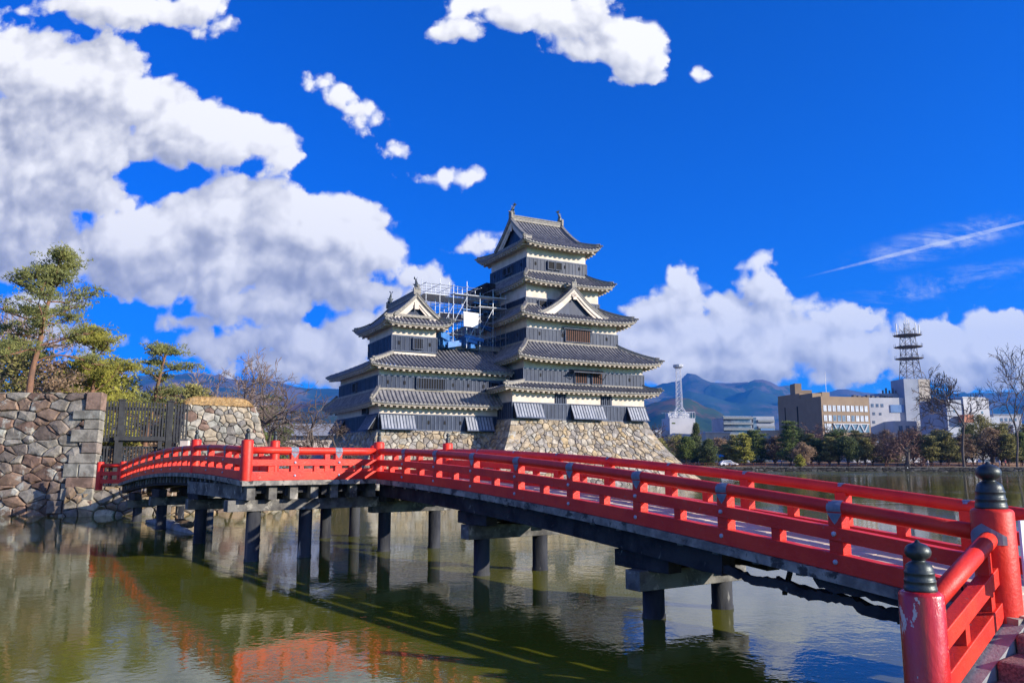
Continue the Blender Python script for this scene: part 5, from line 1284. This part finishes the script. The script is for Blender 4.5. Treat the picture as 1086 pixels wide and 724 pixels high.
def zof(py, Y): return at(543, py, Y).z
# quay
QW = thing('quay_wall', 'long low stone quay along the far shore of the moat', 'quay wall', (90, 172, 0))
pts = [(27, 176.3), (30, 176), (60, 174), (120, 166), (170, 158), (420, 141)]
m = MB()
for k in range(len(pts)-1):
    a, b = Vector((*pts[k], 0)), Vector((*pts[k+1], 0)); n_ = Vector(((b-a).y, -(b-a).x, 0)).normalized()
    fn, W_, H_ = planefn((a.x+n_.x*.3, a.y+n_.y*.3, -.3), (b.x+n_.x*.3, b.y+n_.y*.3, -.3), (b.x, b.y, 1.02), (a.x, a.y, 1.02)); stones(m, fn, W_, H_, 1.3, .5, 60+k, gap=.03, bulge=.12)
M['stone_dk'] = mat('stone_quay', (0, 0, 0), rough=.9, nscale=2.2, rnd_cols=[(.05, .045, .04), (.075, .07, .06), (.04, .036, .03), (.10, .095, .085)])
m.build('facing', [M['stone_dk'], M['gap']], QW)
m = MB()
for k in range(len(pts)-1): m.beam((pts[k][0], pts[k][1]+.2, 1.07), (pts[k+1][0], pts[k+1][1]+.2, 1.07), .6, .14)
m.build('coping', M['oldwood'], QW)
m = MB(); m.quad((30, 177.5, 1.03), (120, 168, 1.03), (120, 171.5, 1.03), (30, 182, 1.03)); m.quad((120, 168, 1.03), (420, 143, 1.03), (420, 146, 1.03), (120, 171.5, 1.03)); tag(m.build('path', mat('pale_path', (.46, .42, .38), (.38, .34, .30), .9, .3)), kind='structure')
m = MB(); m.quad((20, 185, 1.06), (420, 158, 1.06), (420, 200, 2.0), (20, 215, 2.0)); tag(m.build('dry_lawn', mat('dry_lawn', (.44, .27, .13), (.34, .20, .10), .95, .2)), kind='structure')
m = MB(); m.quad((20, 215, 2.0), (420, 200, 2.0), (420, 214, 2.02), (20, 226, 2.02)); tag(m.build('road', M['concrete']), kind='structure')
# low rail fence on the bank
FN = thing('rail_fence', 'low brown rail fence along the path on the far bank', 'fence', (90, 184, 1))
m = MB()
for z in (1.45, 1.85): m.beam((32, 186.5, z), (300, 166, z), .1, .12)
m.build('rail', M['redwood'], FN)
m = MB()
for k in range(100): m.beam((32+2.7*k, 186.5-.2065*k, 1), (32+2.7*k, 186.5-.2065*k, 1.95), .13, .13)
m.build('post_row', M['redwood'], FN)
# white block with the lattice mast
b = Bld('office_building', 'white windowless block carrying a lattice mast, right of the castle', 'building', 711.5, 350, 10)
zt = zof(443, 350)
b.part('wall', [(0, 12.0, 0, 10, .5, zt)], M['bldg_white']); b.part('side_wing', [(-11, -.05, 2, 12, .5, zof(456, 350))], M['bldg_grey'])
b.part('window', [(-10+k*2.1, -8.8+k*2.1, 1.9, 1.99, zof(461, 350)-1.6, zof(461, 350)) for k in range(5)], M['glass'])
b.part('parapet', [(0, 12, 0, .3, zt+2.6, zt+2.8), (0, 12, 9.7, 10, zt+2.6, zt+2.8)]+[(k*1.2, k*1.2+.12, 0, .2, zt, zt+2.6) for k in range(11)]+[(1, 11, 4, 8, zt, zt+2.4)], M['mast'])
b.part('panel', [(1.0, 2.6, -.08, -.01, zt-2.6, zt-2.0)], M['green'])
def lattice(root, c, zb, zt_, w0, w1, n, matl, r=.12, name='lattice_mast', diag=True):
    m = MB(); c = Vector((c[0], c[1], 0))
    def q(k, a): w = w0+(w1-w0)*(k/n); an = math.pi/4+a*math.pi/2; return c+Vector((w*.7*math.cos(an), w*.7*math.sin(an), zb+(zt_-zb)*k/n))
    for k in range(n):
        for a in range(4):
            m.tube([q(k, a), q(k+1, a)], r, 4); m.tube([q(k, a), q(k, a+1)], r*.6, 4)
            if diag: m.tube([q(k, a), q(k+1, a+1)], r*.6, 4); m.tube([q(k, a+1), q(k+1, a)], r*.6, 4)
    return m.build(name, matl, root)
mc = b.P(6.8, 5, 0); z0, z1 = zt, zof(386, 350)
M['mast_w'] = mat('mast_white', (.72, .72, .74), (.6, .6, .62), .5, .5)
lattice(b.r, mc, z0+5, z1-1, 2.6, 1.9, 9, M['mast_w'], .10); lattice(b.r, mc, z0, z0+5, 7.5, 2.6, 2, M['mast_w'], .14)
m = MB(); m.lathe((mc.x, mc.y, z1-1.2), [(1.5, 0), (2.3, .6), (2.4, 1.6), (2.0, 1.6)], 12); m.build('mast_platform', M['mast'], b.r)
# car park with stacked white balconies
b = Bld('parking_building', 'low dark building with stacked white balcony bands left of the brown building', 'building', 769, 330, 6)
zt = zof(441, 330)
b.part('wall', [(0, 12.5, .6, 14, .5, zt-.6), (13, 22.5, .6, 14, .5, zt)], M['bldg_grey'])
b.part('balcony', [(-.2, 12.7, -.6, .55, zt-1.2-k*2.35, zt-.3-k*2.35) for k in range(5)]+[(15, 22.3, -.3, .55, zt-2.4-k*2.6, zt-1.5-k*2.6) for k in range(2)], mat('balcony_grey', (.24, .27, .28), (.18, .20, .22), .7))
b.part('window', [(.3, 12, .45, .56, zt-2.6-k*2.35, zt-1.25-k*2.35) for k in range(4)]+[(13.2, 14.6, .5, .58, 4, zt-.4)], M['glass'])
b.part('blue_panel', [(16, 22, -.2, .5, zt-7.2, zt-4.9)], mat('blue_panel', (.12, .25, .45), (.10, .2, .38), .5))
b.part('roof_railing', [(0, 12.5, .6, .7, zt-.1, zt)]+[(k*1.5, k*1.5+.08, .6, .7, zt-.6, zt-.1) for k in range(9)], M['mast'])
b = Bld('house', 'small beige building between the trees below the balcony building', 'building', 758, 300, 0)
b.part('wall', [(-3, 6.2, 0, 8, .5, zof(459, 300))], M['bldg_beige']); b.part('roof', [(-3.3, 6.5, -.3, 8.3, zof(459, 300), zof(457.6, 300))], M['bldg_white']); b.part('window', [(-2+k*2.2, -.8+k*2.2, -.08, -.01, 7.5, 9) for k in range(4)], M['glass'])
b = Bld('house', 'beige building with a sloping grey roof beside the brown building', 'building', 808, 290, 0)
b.part('wall', [(0, 8.6, 0, 8, .5, zof(456, 290))], M['bldg_beige']); b.part('window', [(.8+k*2, 2+k*2, -.08, -.01, zof(462, 290)-1.4, zof(462, 290)) for k in range(4)], M['glass'])
m = MB(); A = [b.P(0, -6, zof(479, 290)), b.P(8, -6, zof(476, 290)), b.P(8.8, -.2, zof(462, 290)), b.P(4, -.2, zof(462, 290))]; m.add(A+[p+Vector((0, 0, -.3)) for p in A], ((0, 1, 2, 3), (7, 6, 5, 4), (0, 4, 5, 1), (1, 5, 6, 2), (2, 6, 7, 3), (3, 7, 4, 0))); m.build('lean_to_roof', M['bldg_grey'], b.r)
b.part('awning', [(5, 8.5, -1, -.1, 2.8, 3.0)], M['redwood'])
# brown building: dark side wall on the left, sunlit front with two window rows
Yb = 262; b = Bld('office_building', 'large brown brick building with two rows of pale windows', 'building', 874.5, Yb, 14)
zt = zof(420, Yb)
b.part('wall', [(0, 18.6, 0, 25.4, .5, zt)], M['bldg_brown'])
b.part('wall_slot', [(-.12, -.01, 13.2, 13.8, 1, zt-2.5)], M['void']); b.part('wall_slot', [(-.12, -.01, 20.8, 21.2, 1, zt-2.5)], M['void'])
b.part('upper_wall', [(.05, 10, 12, 25.3, zt, zt+1.9)], M['bldg_brown'])
c = b.P(0, 14.5, 0); zc = zof(406.5, 276)
m = MB(); m.box(c.x+.1, c.y, zt-3, c.x+2.4, c.y+5, zc); m.box(c.x+2.4, c.y, zt-3, c.x+6.0, c.y+5, zof(413.5, 276)); m.build('stair_tower', M['bldg_brown'], b.r)
b.part('roof_house', [(.3, 6.8, 5, 11.9, zt-.1, zt+1.5), (4, 7, 4.9, 9, zt-.1, zt+1.9)], M['bldg_brown'])
for row, (py0, py1) in enumerate(((429.5, 435.5), (440, 446))):
    for k in range(10):
        u = .75+k*1.77; z1, z0 = zof(py0, Yb), zof(py1, Yb)
        o = b.part('window', [(u, u+1.1, -.08, -.02, z0, z1)], M['glass'] if (row == 1 and k in (2, 3, 4, 6)) else M['blind']); b.part('frame', [(u-.08, u, -.12, 0, z0-.1, z1+.1), (u+1.1, u+1.18, -.12, 0, z0-.1, z1+.1), (u, u+1.1, -.13, 0, z0-.12, z0), (u+.52, u+.58, -.12, -.08, z0, z1)], M['bldg_white'], o)
m = MB(); z0, z1 = zof(458, Yb), zof(449, Yb)
for k in range(4): u = 4.2+k*3.4; m.beam(b.P(u, -.2, z1), b.P(u+1.5, -.2, z0), .35, .35); m.beam(b.P(u+3.0, -.2, z1), b.P(u+1.5, -.2, z0), .35, .35)
m.beam(b.P(4, -.2, z1), b.P(18, -.2, z1), .3, .35); m.build('steel_truss', M['bldg_white'], b.r)
b.part('glass_front', [(4, 18, -.08, -.02, z0, z1)], M['glass']); b.part('blue_window', [(.8, 3.4, -.1, -.02, z0, z1)], M['blind'])
b.part('antenna', [(6.5, 6.6, 6, 6.1, zt+1.5, zt+9)], M['mast'])
# white and grey telephone exchange with the big mast
Yt = 330; b = Bld('exchange_building', 'white and grey exchange building with a square tower and a tall dark mast', 'building', 926, Yt, 4)
z = lambda py: zof(py, Yt)
b.part('wall', [(0, 16, 0, 20, .5, z(421.5))], M['bldg_white']); b.part('rear_block', [(12, 34, 1.5, 22, .5, z(437)), (7, 16, 4, 20, z(421.5)-.1, z(416))], M['bldg_grey'])
b.part('tower_block', [(15.2, 26.5, -1, 9, .5, z(401.5))], M['bldg_grey']); b.part('tower_side', [(21.6, 26.55, -1.08, -1.01, z(425), z(401.8))], M['bldg_beige'])
b.part('lower_block', [(6, 30, -7, -.05, .5, z(447)), (18, 26, -9, -7, .5, z(456))], M['bldg_white'])
b.part('window', [(.8+k*2.1, 1.9+k*2.1, -.1, -.02, z(431)-.2, z(428)) for k in range(3)]+[(1.2, 2.2, -.1, -.02, z(440), z(437)), (.9, 2, -.1, -.02, z(449), z(446)), (4, 5, -.1, -.02, z(440), z(437.5))]+[(8+k*3, 9.6+k*3, -7.1, -7.02, z(458), z(452)) for k in range(7)], M['glass'])
b.part('blue_band', [(9, 15, -.3, -.05, z(437), z(429))], mat('blue_glass', (.18, .30, .50), (.14, .24, .42), .3, .3))
m = MB()
for k in range(9): u = -5+k*2.0; b.box(m, u, u+1.2, 3, 5, z(421.5)+.05, z(418)-(k % 3)*.3)
for k in range(5): u = 9+k*1.5; b.box(m, u, u+.5, 5, 5.6, z(416), z(412.5)+(k % 2))
m.build('roof_plant', M['mast_dark'], b.r)
mc = b.P(21.4, 4, 0)
lattice(b.r, mc, z(401.5), z(374), 6.6, 5.0, 3, M['mast_dark'], .17); lattice(b.r, mc, z(374), z(346), 5.0, 4.2, 3, M['mast_dark'], .15)
for py in (379, 366.5, 354):
    m = MB(); w = 5.6; m.lathe((mc.x, mc.y, z(py)-.3), [(w*.8, .2), (w, .4), (w, .62), (w*.9, .62)], 14)
    for k in range(14): a = k*.4488; m.tube([(mc.x+w*math.cos(a), mc.y+w*math.sin(a), z(py)), (mc.x+w*math.cos(a), mc.y+w*math.sin(a), z(py)+1.6)], .07, 3)
    m.build('mast_platform', M['mast_dark'], b.r)
m = MB()
for dx, t in ((-4.6, 341), (-3.2, 343), (-.9, 337), (.9, 337), (3.8, 340), (5.2, 342), (0, 334)): m.tube([(mc.x+dx, mc.y, z(354)), (mc.x+dx, mc.y, z(t))], .22 if abs(dx) > 1 else .12, 5)
m.tube([(mc.x-.9, mc.y, z(338)), (mc.x+.9, mc.y, z(338))], .12, 4)
m.build('antenna', M['mast'], b.r)
lattice(b.r, mc, z(354), z(340), 2.0, 1.7, 2, M['mast'], .1, 'lattice_mast')
# white building with the painted heron
Yh = 300; b = Bld('office_building', 'white building at the right with a dark heron painted on its wall', 'building', 1027, Yh, 16)
z = lambda py: zof(py, Yh)
b.part('wall', [(0, 12.2, 0, 16, .5, z(422))], M['bldg_white']); b.part('side_wing', [(-7.6, -.02, .5, 14, .5, z(424)), (12.3, 20, 3, 12, .5, z(441))], M['bldg_grey'])
b.part('parapet', [(-.4, 10.5, -.2, 12, z(422), z(420.6))], M['bldg_white']); b.part('window', [(-4.5, -3.6, .38, .48, z(437), z(434.5))]+[(8.2, 9, -.1, -.02, z(438), z(435.5))], M['glass'])
m = MB(); s = 1.0   # heron: body, neck, beak, legs
pt = [b.P(1.6, -.05, z(440)), b.P(2.6, -.05, z(438.3)), b.P(3.4, -.05, z(435)), b.P(3.2, -.05, z(431.5)), b.P(3.4, -.05, z(428.5)), b.P(2.9, -.05, z(427.3)), b.P(1.4, -.05, z(428.6))]
m.tube(pt, [.08, .45, .30, .14, .16, .2, .03], 6); m.tube([b.P(2.5, -.05, z(439)), b.P(2.4, -.05, z(444))], .05, 4); m.build('painted_heron', M['mast_dark'], b.r)
b.part('red_roof_box', [(-3.2, 1.6, -2.6, -.3, z(448), z(440))], mat('terracotta', (.42, .17, .10), (.36, .14, .09), .8))
# more low town buildings filling the gaps
rg = random.Random(77)
for k, (px, w, py, Y_, mt, lab) in enumerate(((684, 9, 455, 380, 'bldg_white', 'plain white block half hidden behind the castle stone base'), (744, 7, 462, 330, 'bldg_beige', 'tiny beige house right of the mast block'), (1058, 12, 440, 340, 'bldg_white', 'low white building right of the heron building'), (1078, 14, 452, 300, 'bldg_grey', 'low grey building at the right edge behind the big bare tree'), (985, 10, 461, 270, 'bldg_beige', 'low cream building under the square exchange tower'), (955, 8, 466, 265, 'bldg_white', 'low white house behind the brown bare tree'), (905, 12, 469, 255, 'bldg_white', 'low white annex below the brown building'), (1012, 6, 463, 262, 'bldg_white', 'narrow white house left of the terracotta roof'))):
    b = Bld('house', lab, 'building', px, Y_, rg.uniform(-3, 12)); zt = zof(py, Y_)
    b.part('wall', [(0, w, 0, 9, .5, zt)], M[mt]); b.part('roof', [(-.3, w+.3, -.3, 9.3, zt, zt+.4)], M['bldg_grey'])
    b.part('window', [(.8+q*2, 1.9+q*2, -.09, -.02, zt-2.6-l*2.8, zt-1.3-l*2.8) for q in range(int(w/2.1)) for l in range(2)], M['glass'])
# power poles
for px, y0, Y_ in ((757, 436, 300), (1015, 445, 240)):
    pass
# ---- far trees
def farbush(label, cat, px, Y_, py, wpx, mt, shape='round', seed=0, dens=100, n=24, trunk=.2, name='garden_tree'):
    H_ = (zof(py, Y_)-GZ)*1.1; return bushy(name, label, cat, on(px, Y_), H_, wpx/F0*Y_*1.35, seed, M[mt], n+24, .40, int(dens*1.4), trunk, 'trees along the far bank', shape, .22)
FT = [('round dark green tree beside the castle stone base', 'evergreen', 718, 196, 462, 28, 'olive', 'round', .1), ('pointed dark conifer in front of the white mast block', 'conifer', 739, 200, 451, 17, 'pine_dark', 'cone', .1),
 ('low dark green dome of a tree right of the pointed conifer', 'evergreen', 752, 190, 467, 19, 'pine_dark', 'round', .05), ('pruned yellow-green layered pine in front of the balcony building', 'pine tree', 789, 190, 461, 21, 'gold', 'layer', .15),
 ('dark green layered pine behind the yellow-green one', 'pine tree', 806, 198, 458, 22, 'green', 'layer', .15), ('tall cloud-pruned dark pine left of the brown building', 'pine tree', 838, 190, 450, 26, 'green', 'layer', .2),
 ('reddish brown bare shrub tree below the cloud-pruned pine', 'shrub tree', 852, 184, 470, 20, 'brownleaf', 'round', .25), ('spreading dark pine before the corner of the brown building', 'pine tree', 868, 188, 466, 24, 'pine_dark', 'layer', .3),
 ('broad green pine in front of the lit windows of the brown building', 'pine tree', 889, 190, 457, 30, 'green', 'layer', .3), ('olive pine right of the broad green pine', 'pine tree', 910, 194, 458, 26, 'olive', 'layer', .3),
 ('brownish pine before the right edge of the brown building', 'pine tree', 925, 188, 461, 22, 'brownleaf', 'layer', .3), ('grey-green pine left of the great bare tree', 'pine tree', 997, 190, 457, 30, 'olive', 'layer', .25),
 ('olive green pine right of the wide brown bare tree', 'pine tree', 980, 196, 462, 22, 'olive', 'layer', .3), ('tall olive green tree below the painted heron', 'evergreen', 1042, 190, 443, 30, 'olive', 'round', .25),
 ('olive tree between the heron building and the right edge', 'evergreen', 1062, 186, 452, 26, 'olive', 'layer', .3), ('green tree at the right edge of the far bank', 'evergreen', 1084, 184, 460, 24, 'green', 'round', .2),
 ('small low rounded bush on the far bank path', 'bush', 848, 180, 482, 8, 'gold', 'round', .02), ('brown leafy tree right of the great bare tree', 'tree', 1024, 184, 462, 24, 'brownleaf', 'layer', .3), ('low leaning green pine beside the blue tent', 'pine tree', 772, 192, 472, 18, 'olive', 'layer', .2),
 ('dark green bush at the foot of the castle stone base', 'bush', 704, 170, 474, 16, 'pine_dark', 'round', .02), ('small dark tree under the brown building, behind the pines', 'evergreen', 878, 215, 464, 18, 'brownleaf', 'round', .1), ('dull green tree behind the wide brown bare tree', 'evergreen', 950, 214, 466, 24, 'olive', 'round', .1),
 ('dull green tree left of the wide brown bare tree', 'evergreen', 938, 210, 468, 18, 'olive', 'round', .1), ('dark tree behind the grey-green pine', 'evergreen', 1012, 212, 466, 22, 'pine_dark', 'round', .1), ('dark tree behind the tall olive tree', 'evergreen', 1072, 212, 462, 22, 'pine_dark', 'round', .1)]
MORE = [(700, 184, 466, 16, 'olive', 'low olive tree at the foot of the castle rampart'), (729, 190, 464, 16, 'green', 'small green tree between the round tree and the pointed conifer'), (763, 212, 465, 18, 'brownleaf', 'dull brown tree behind the blue tent'), (780, 206, 463, 18, 'olive', 'olive tree behind the yellow-green layered pine'),
 (797, 212, 458, 16, 'pine_dark', 'dark tree filling the gap beside the yellow-green layered pine'), (822, 196, 464, 18, 'brownleaf', 'brown tree left of the cloud-pruned pine'), (845, 200, 455, 20, 'pine_dark', 'dark tree close behind the cloud-pruned pine'), (860, 196, 462, 18, 'olive', 'olive tree right of the reddish shrub tree'),
 (880, 186, 465, 18, 'olive', 'low olive pine under the corner of the brown building'), (899, 184, 464, 20, 'pine_dark', 'low dark pine in front of the broad green pine'), (918, 186, 466, 18, 'olive', 'low olive pine below the right end of the brown building'), (942, 196, 458, 22, 'brownleaf', 'brown leafy tree behind the tangled bare tree'),
 (968, 198, 456, 24, 'brownleaf', 'russet tree behind the wide brown bare tree'), (988, 184, 464, 22, 'olive', 'low olive tree left of the grey-green pine'), (1006, 184, 460, 22, 'olive', 'olive pine just left of the great bare trunk'), (1032, 196, 452, 24, 'green', 'green tree behind the brown leafy tree'),
 (1052, 184, 456, 24, 'brownleaf', 'brownish green tree under the right half of the heron building'), (1070, 182, 462, 22, 'olive', 'low olive tree beside the rightmost tall bare tree'), (1092, 190, 452, 26, 'olive', 'olive tree cut by the right edge of the picture')]
for px, Y_, py, w, mt, lab in MORE: FT.append((lab, 'garden tree', px, Y_, py, w, mt, 'layer' if mt == 'olive' else 'round', .28))
for k, (lab, cat, px, Y_, py, w, mt, shp, tr) in enumerate(FT):
    big = mt in ('brownleaf',); farbush(lab, cat, px, Y_, py, w, mt, shp, 100+k, 60 if big else 105, 26, tr)
def farbare(label, px, Y_, py, seed, spread, r0, lv=5, split=(3, 4), trunk=.24, leafm=None, leafn=0, up=.08, twist=.14, matl=None):
    bare('bare_tree', label, 'bare tree', on(px, Y_), (zof(py, Y_)-GZ)*1.0, seed, spread, lv, r0, matl, twist, 'bare trees along the far bank', split, trunk, up, (0, 0), leafm, leafn, rmin=.032)
M['twig_far'] = mat('twig_far', (.15, .10, .075), (.10, .075, .06), .9, 1)
M['twig_red'] = mat('twig_red', (.21, .125, .095), (.15, .09, .07), .9, 1)
farbare('great bare tree with a thick trunk reaching above the roofs', 1022, 178, 388, 51, .52, .17, 6, (3, 3), .22, up=.10, matl=M['twig_far'])
farbare('very tall bare tree at the right edge', 1078, 176, 358, 55, .40, .19, 6, (3, 3), .24, up=.14, matl=M['twig_far'])
farbare('wide brown bare tree leaning over the water right of the brown building', 962, 180, 446, 57, .62, .4, 5, (4, 4), .22, up=.03, matl=M['twig_red'])
farbare('purplish bare tree behind the cloud-pruned pine', 853, 235, 447, 59, .55, .35, 5, (4, 4), .25, matl=M['twig_red'])
farbare('purplish bare tree against the dark side of the brown building', 873, 238, 447, 60, .55, .35, 5, (4, 4), .25, matl=M['twig_red'])
farbare('thin grey bare tree left of the balcony building', 767, 230, 462, 61, .5, .3, 5, (3, 4), .25, matl=M['twig_far'])
farbare('tangled brown bare tree left of the wide one', 940, 186, 456, 62, .6, .3, 5, (3, 4), .22, matl=M['twig_red'])
farbare('small bare tree beside the beige sloping roof', 822, 215, 466, 63, .55, .25, 5, (3, 4), .22, matl=M['twig_far'])
farbare('bare tree rising behind the castle stone base', 694, 190, 448, 64, .5, .3, 5, (3, 4), .25, matl=M['twig_far'])
farbare('bare tree behind the olive trees at the right', 1054, 205, 440, 65, .5, .35, 5, (3, 4), .25, matl=M['twig_far'])
# ---- cars, tent, people on the far bank
def car(px, Y_, yaw, colr, label, van=False):
    o = Vector(on(px, Y_, 1.05)); r = thing('parked_car', label, 'car', o, 'cars parked on the far bank'); ca, sa = math.cos(yaw), math.sin(yaw)
    def T(x, y, z_): return o+Vector((x*ca-y*sa, x*sa+y*ca, z_))
    pr_ = [(-2.1, .35), (-2.15, .8), (-1.9, 1.0), (-1.3 if not van else -1.95, 1.45 if not van else 1.85), (.4 if not van else 1.1, 1.5 if not van else 1.9), (1.1 if not van else 1.7, .98), (2.0, .85), (2.15, .5), (2.1, .35)]
    m = MB(); n = len(pr_); w = [.85, .86, .84, .7, .7, .82, .82, .84, .85]
    m.add([T(x, -w[k], z_) for k, (x, z_) in enumerate(pr_)]+[T(x, w[k], z_) for k, (x, z_) in enumerate(pr_)], [tuple(range(n)), tuple(range(n, 2*n))[::-1]]+[(k, k+n, (k+1) % n+n, (k+1) % n) for k in range(n)])
    m.build('body', mat('car_paint', colr, colr, .25, spec=.6), r, bevel=.04)
    m = MB(); x3, z3 = pr_[3]; x4, z4 = pr_[4]
    for s_ in (-1, 1): m.add([T(x3+.15, s_*.80, z3-.08), T(x4-.05, s_*.80, z4-.08), T(x4+.45, s_*.862, 1.02), T(x3-.2, s_*.862, 1.05)], ((0, 1, 2, 3), (3, 2, 1, 0)))
    m.build('window', M['glass'], r)
    for x in (-1.35, 1.35):
        for s_ in (-1, 1):
            m = MB(); m.tube([T(x, s_*.72, .33), T(x, s_*.90, .33)], .33, 12); m.build('wheel', M['void'], r)
car(772, 186, .1, (.7, .7, .72), 'small white car on the path below the balcony building'); car(812, 220, 0, (.05, .05, .06), 'black van behind the dark green layered pine', True); car(826, 221, .1, (.5, .5, .53), 'grey car right of the black van'); car(1046, 219, 0, (.75, .75, .78), 'white car between the trunks under the olive trees', True); car(934, 219, 0, (.6, .6, .62), 'silver car behind the wide brown bare tree')
TN = thing('canopy_tent', 'bright blue canopy tent under the trees on the far bank', 'tent', on(762, 198)); c = Vector(on(762, 198)); m = MB()
m.add([c+Vector((x, y, 2.3)) for x, y in ((-2.4, -1.6), (2.4, -1.6), (2.4, 1.6), (-2.4, 1.6))]+[c+Vector((0, 0, 3.3))]+[c+Vector((x, y, 1.6)) for x, y in ((-2.4, -1.6), (2.4, -1.6), (2.4, 1.6), (-2.4, 1.6))], ((0, 1, 4), (1, 2, 4), (2, 3, 4), (3, 0, 4), (0, 5, 6, 1), (1, 6, 7, 2), (2, 7, 8, 3), (3, 8, 5, 0)))
M['tarp'] = mat('tarp_blue', (.03, .28, .55), (.02, .2, .42), .5); m.build('canopy', M['tarp'], TN); m = MB()
for x, y in ((-2.3, -1.5), (2.3, -1.5), (2.3, 1.5), (-2.3, 1.5)): m.beam(c+Vector((x, y, 0)), c+Vector((x, y, 2.3)), .08, .08)
m.build('leg', M['mast'], TN)
SK = mat('skin', (.45, .28, .2), (.42, .26, .18), .7)
def person(px, Y_, z_, yaw, top, legs, label, step=.25):
    o = Vector(on(px, Y_, z_)); r = thing('person', label, 'person', o); ca, sa = math.cos(yaw), math.sin(yaw)
    def T(x, y, zz): return (o.x+x*ca-y*sa, o.y+x*sa+y*ca, o.z+zz)
    def skin(name, V, E, Rr, mt):
        me_ = bpy.data.meshes.new(name); me_.from_pydata([Vector(T(*v))-o for v in V], E, []); ob = bpy.data.objects.new(name, me_); col.objects.link(ob); ob.parent = r; me_.materials.append(mt)
        md = ob.modifiers.new('skin', 'SKIN'); md.use_smooth_shade = True
        for k, q in enumerate(Rr): me_.skin_vertices[0].data[k].radius = (q, q)
        me_.skin_vertices[0].data[0].use_root = True; sb = ob.modifiers.new('sub', 'SUBSURF'); sb.levels = 1; sb.render_levels = 1
    V = [(0, 0, .92), (0, 0, 1.15), (0, 0, 1.38), (0, 0, 1.50), (.02, 0, 1.60), (.02, 0, 1.70), (step*.5, .1, .5), (step*.7, .1, .08), (step*.7+.14, .1, .04), (-step*.4, -.1, .5), (-step, -.1, .1), (-step+.14, -.1, .04), (0, .19, 1.38), (.05, .25, 1.12), (.12, .24, .90), (0, -.19, 1.38), (-.05, -.25, 1.12), (0, -.24, .90), (0, .09, .88), (0, -.09, .88)]
    E_ = [(0, 1), (1, 2), (2, 3), (3, 4), (4, 5), (0, 18), (18, 6), (6, 7), (7, 8), (0, 19), (19, 9), (9, 10), (10, 11), (2, 12), (12, 13), (13, 14), (2, 15), (15, 16), (16, 17)]
    Rr = [.14, .13, .15, .06, .10, .085, .07, .045, .04, .07, .045, .04, .06, .05, .04, .06, .05, .04, .09, .09]
    skin('body', V, E_, Rr, SK)
    skin('jacket', [(0, 0, .86), (0, 0, 1.15), (0, 0, 1.40), (0, .2, 1.37), (.05, .26, 1.1), (.11, .25, .94), (0, -.2, 1.37), (-.05, -.26, 1.1), (0, -.25, .94)], [(0, 1), (1, 2), (2, 3), (3, 4), (4, 5), (2, 6), (6, 7), (7, 8)], [.17, .165, .17, .085, .07, .06, .085, .07, .06], mat('cloth', top, top, .9))
    skin('trousers', [(0, 0, .92), (0, .09, .84), (step*.5, .1, .5), (step*.7, .1, .14), (0, -.09, .84), (-step*.4, -.1, .5), (-step, -.1, .15)], [(0, 1), (1, 2), (2, 3), (0, 4), (4, 5), (5, 6)], [.15, .11, .085, .07, .11, .085, .07], mat('cloth', legs, legs, .9))
    m = MB(); h = Vector(T(.0, 0, 1.68)); m.lathe(h, [(.10, -.04), (.108, .03), (.09, .08), (.04, .115)], 10); m.build('hair', M['void'], r)
person(829, 180, 1.03, 0, (.02, .025, .04), (.03, .03, .04), 'person in dark clothes walking on the far bank path below the cloud-pruned pine')
person(984, 173, 1.03, 3, (.55, .50, .48), (.10, .10, .12), 'person in a pale jacket on the far bank under the grey-green pine')
person(1036, 171, 1.03, 0, (.04, .04, .05), (.05, .05, .07), 'person in black walking on the far bank below the tall olive tree')
person(1060, 170, 1.03, 3, (.60, .55, .62), (.2, .2, .25), 'person in a light lilac jacket near the right end of the far bank')
person(1066, 170.4, 1.03, 3, (.50, .10, .10), (.05, .05, .07), 'person in a red jacket behind the person in lilac')
SG = thing('signpost', 'small black square sign with a white dot on the far quay edge', 'sign', tuple(Vector(on(961.5, 168.3, 1.0)))); c = Vector(on(961.5, 168.0, 0))
m = MB(); m.box(c.x-.5, c.y-.1, .2, c.x+.5, c.y+.1, 1.5); m.build('panel', M['void'], SG); m = MB(); m.box(c.x-.06, c.y-.14, .85, c.x+.12, c.y-.105, 1.05); m.build('mark', M['whitesheet'], SG)
# ---- haze over everything, so far hills fade to blue
HZ = True
if HZ:
    m = MB(); m.box(-12000, -400, -22, 12000, 9100, 1500); o = m.build('haze', M['void']); tag(o, kind='stuff')
    h = bpy.data.materials.new('haze'); h.use_nodes = True; nt = h.node_tree; nt.nodes.clear(); pv = nt.nodes.new('ShaderNodeVolumePrincipled'); mo = nt.nodes.new('ShaderNodeOutputMaterial')
    pv.inputs['Color'].default_value = (.045, .34, 1.0, 1); pv.inputs['Density'].default_value = 8e-5; pv.inputs['Anisotropy'].default_value = .2
    nt.links.new(pv.outputs[0], mo.inputs['Volume']); o.data.materials[0] = h
sc.cycles.volume_step_rate = 5; sc.cycles.volume_max_steps = 32
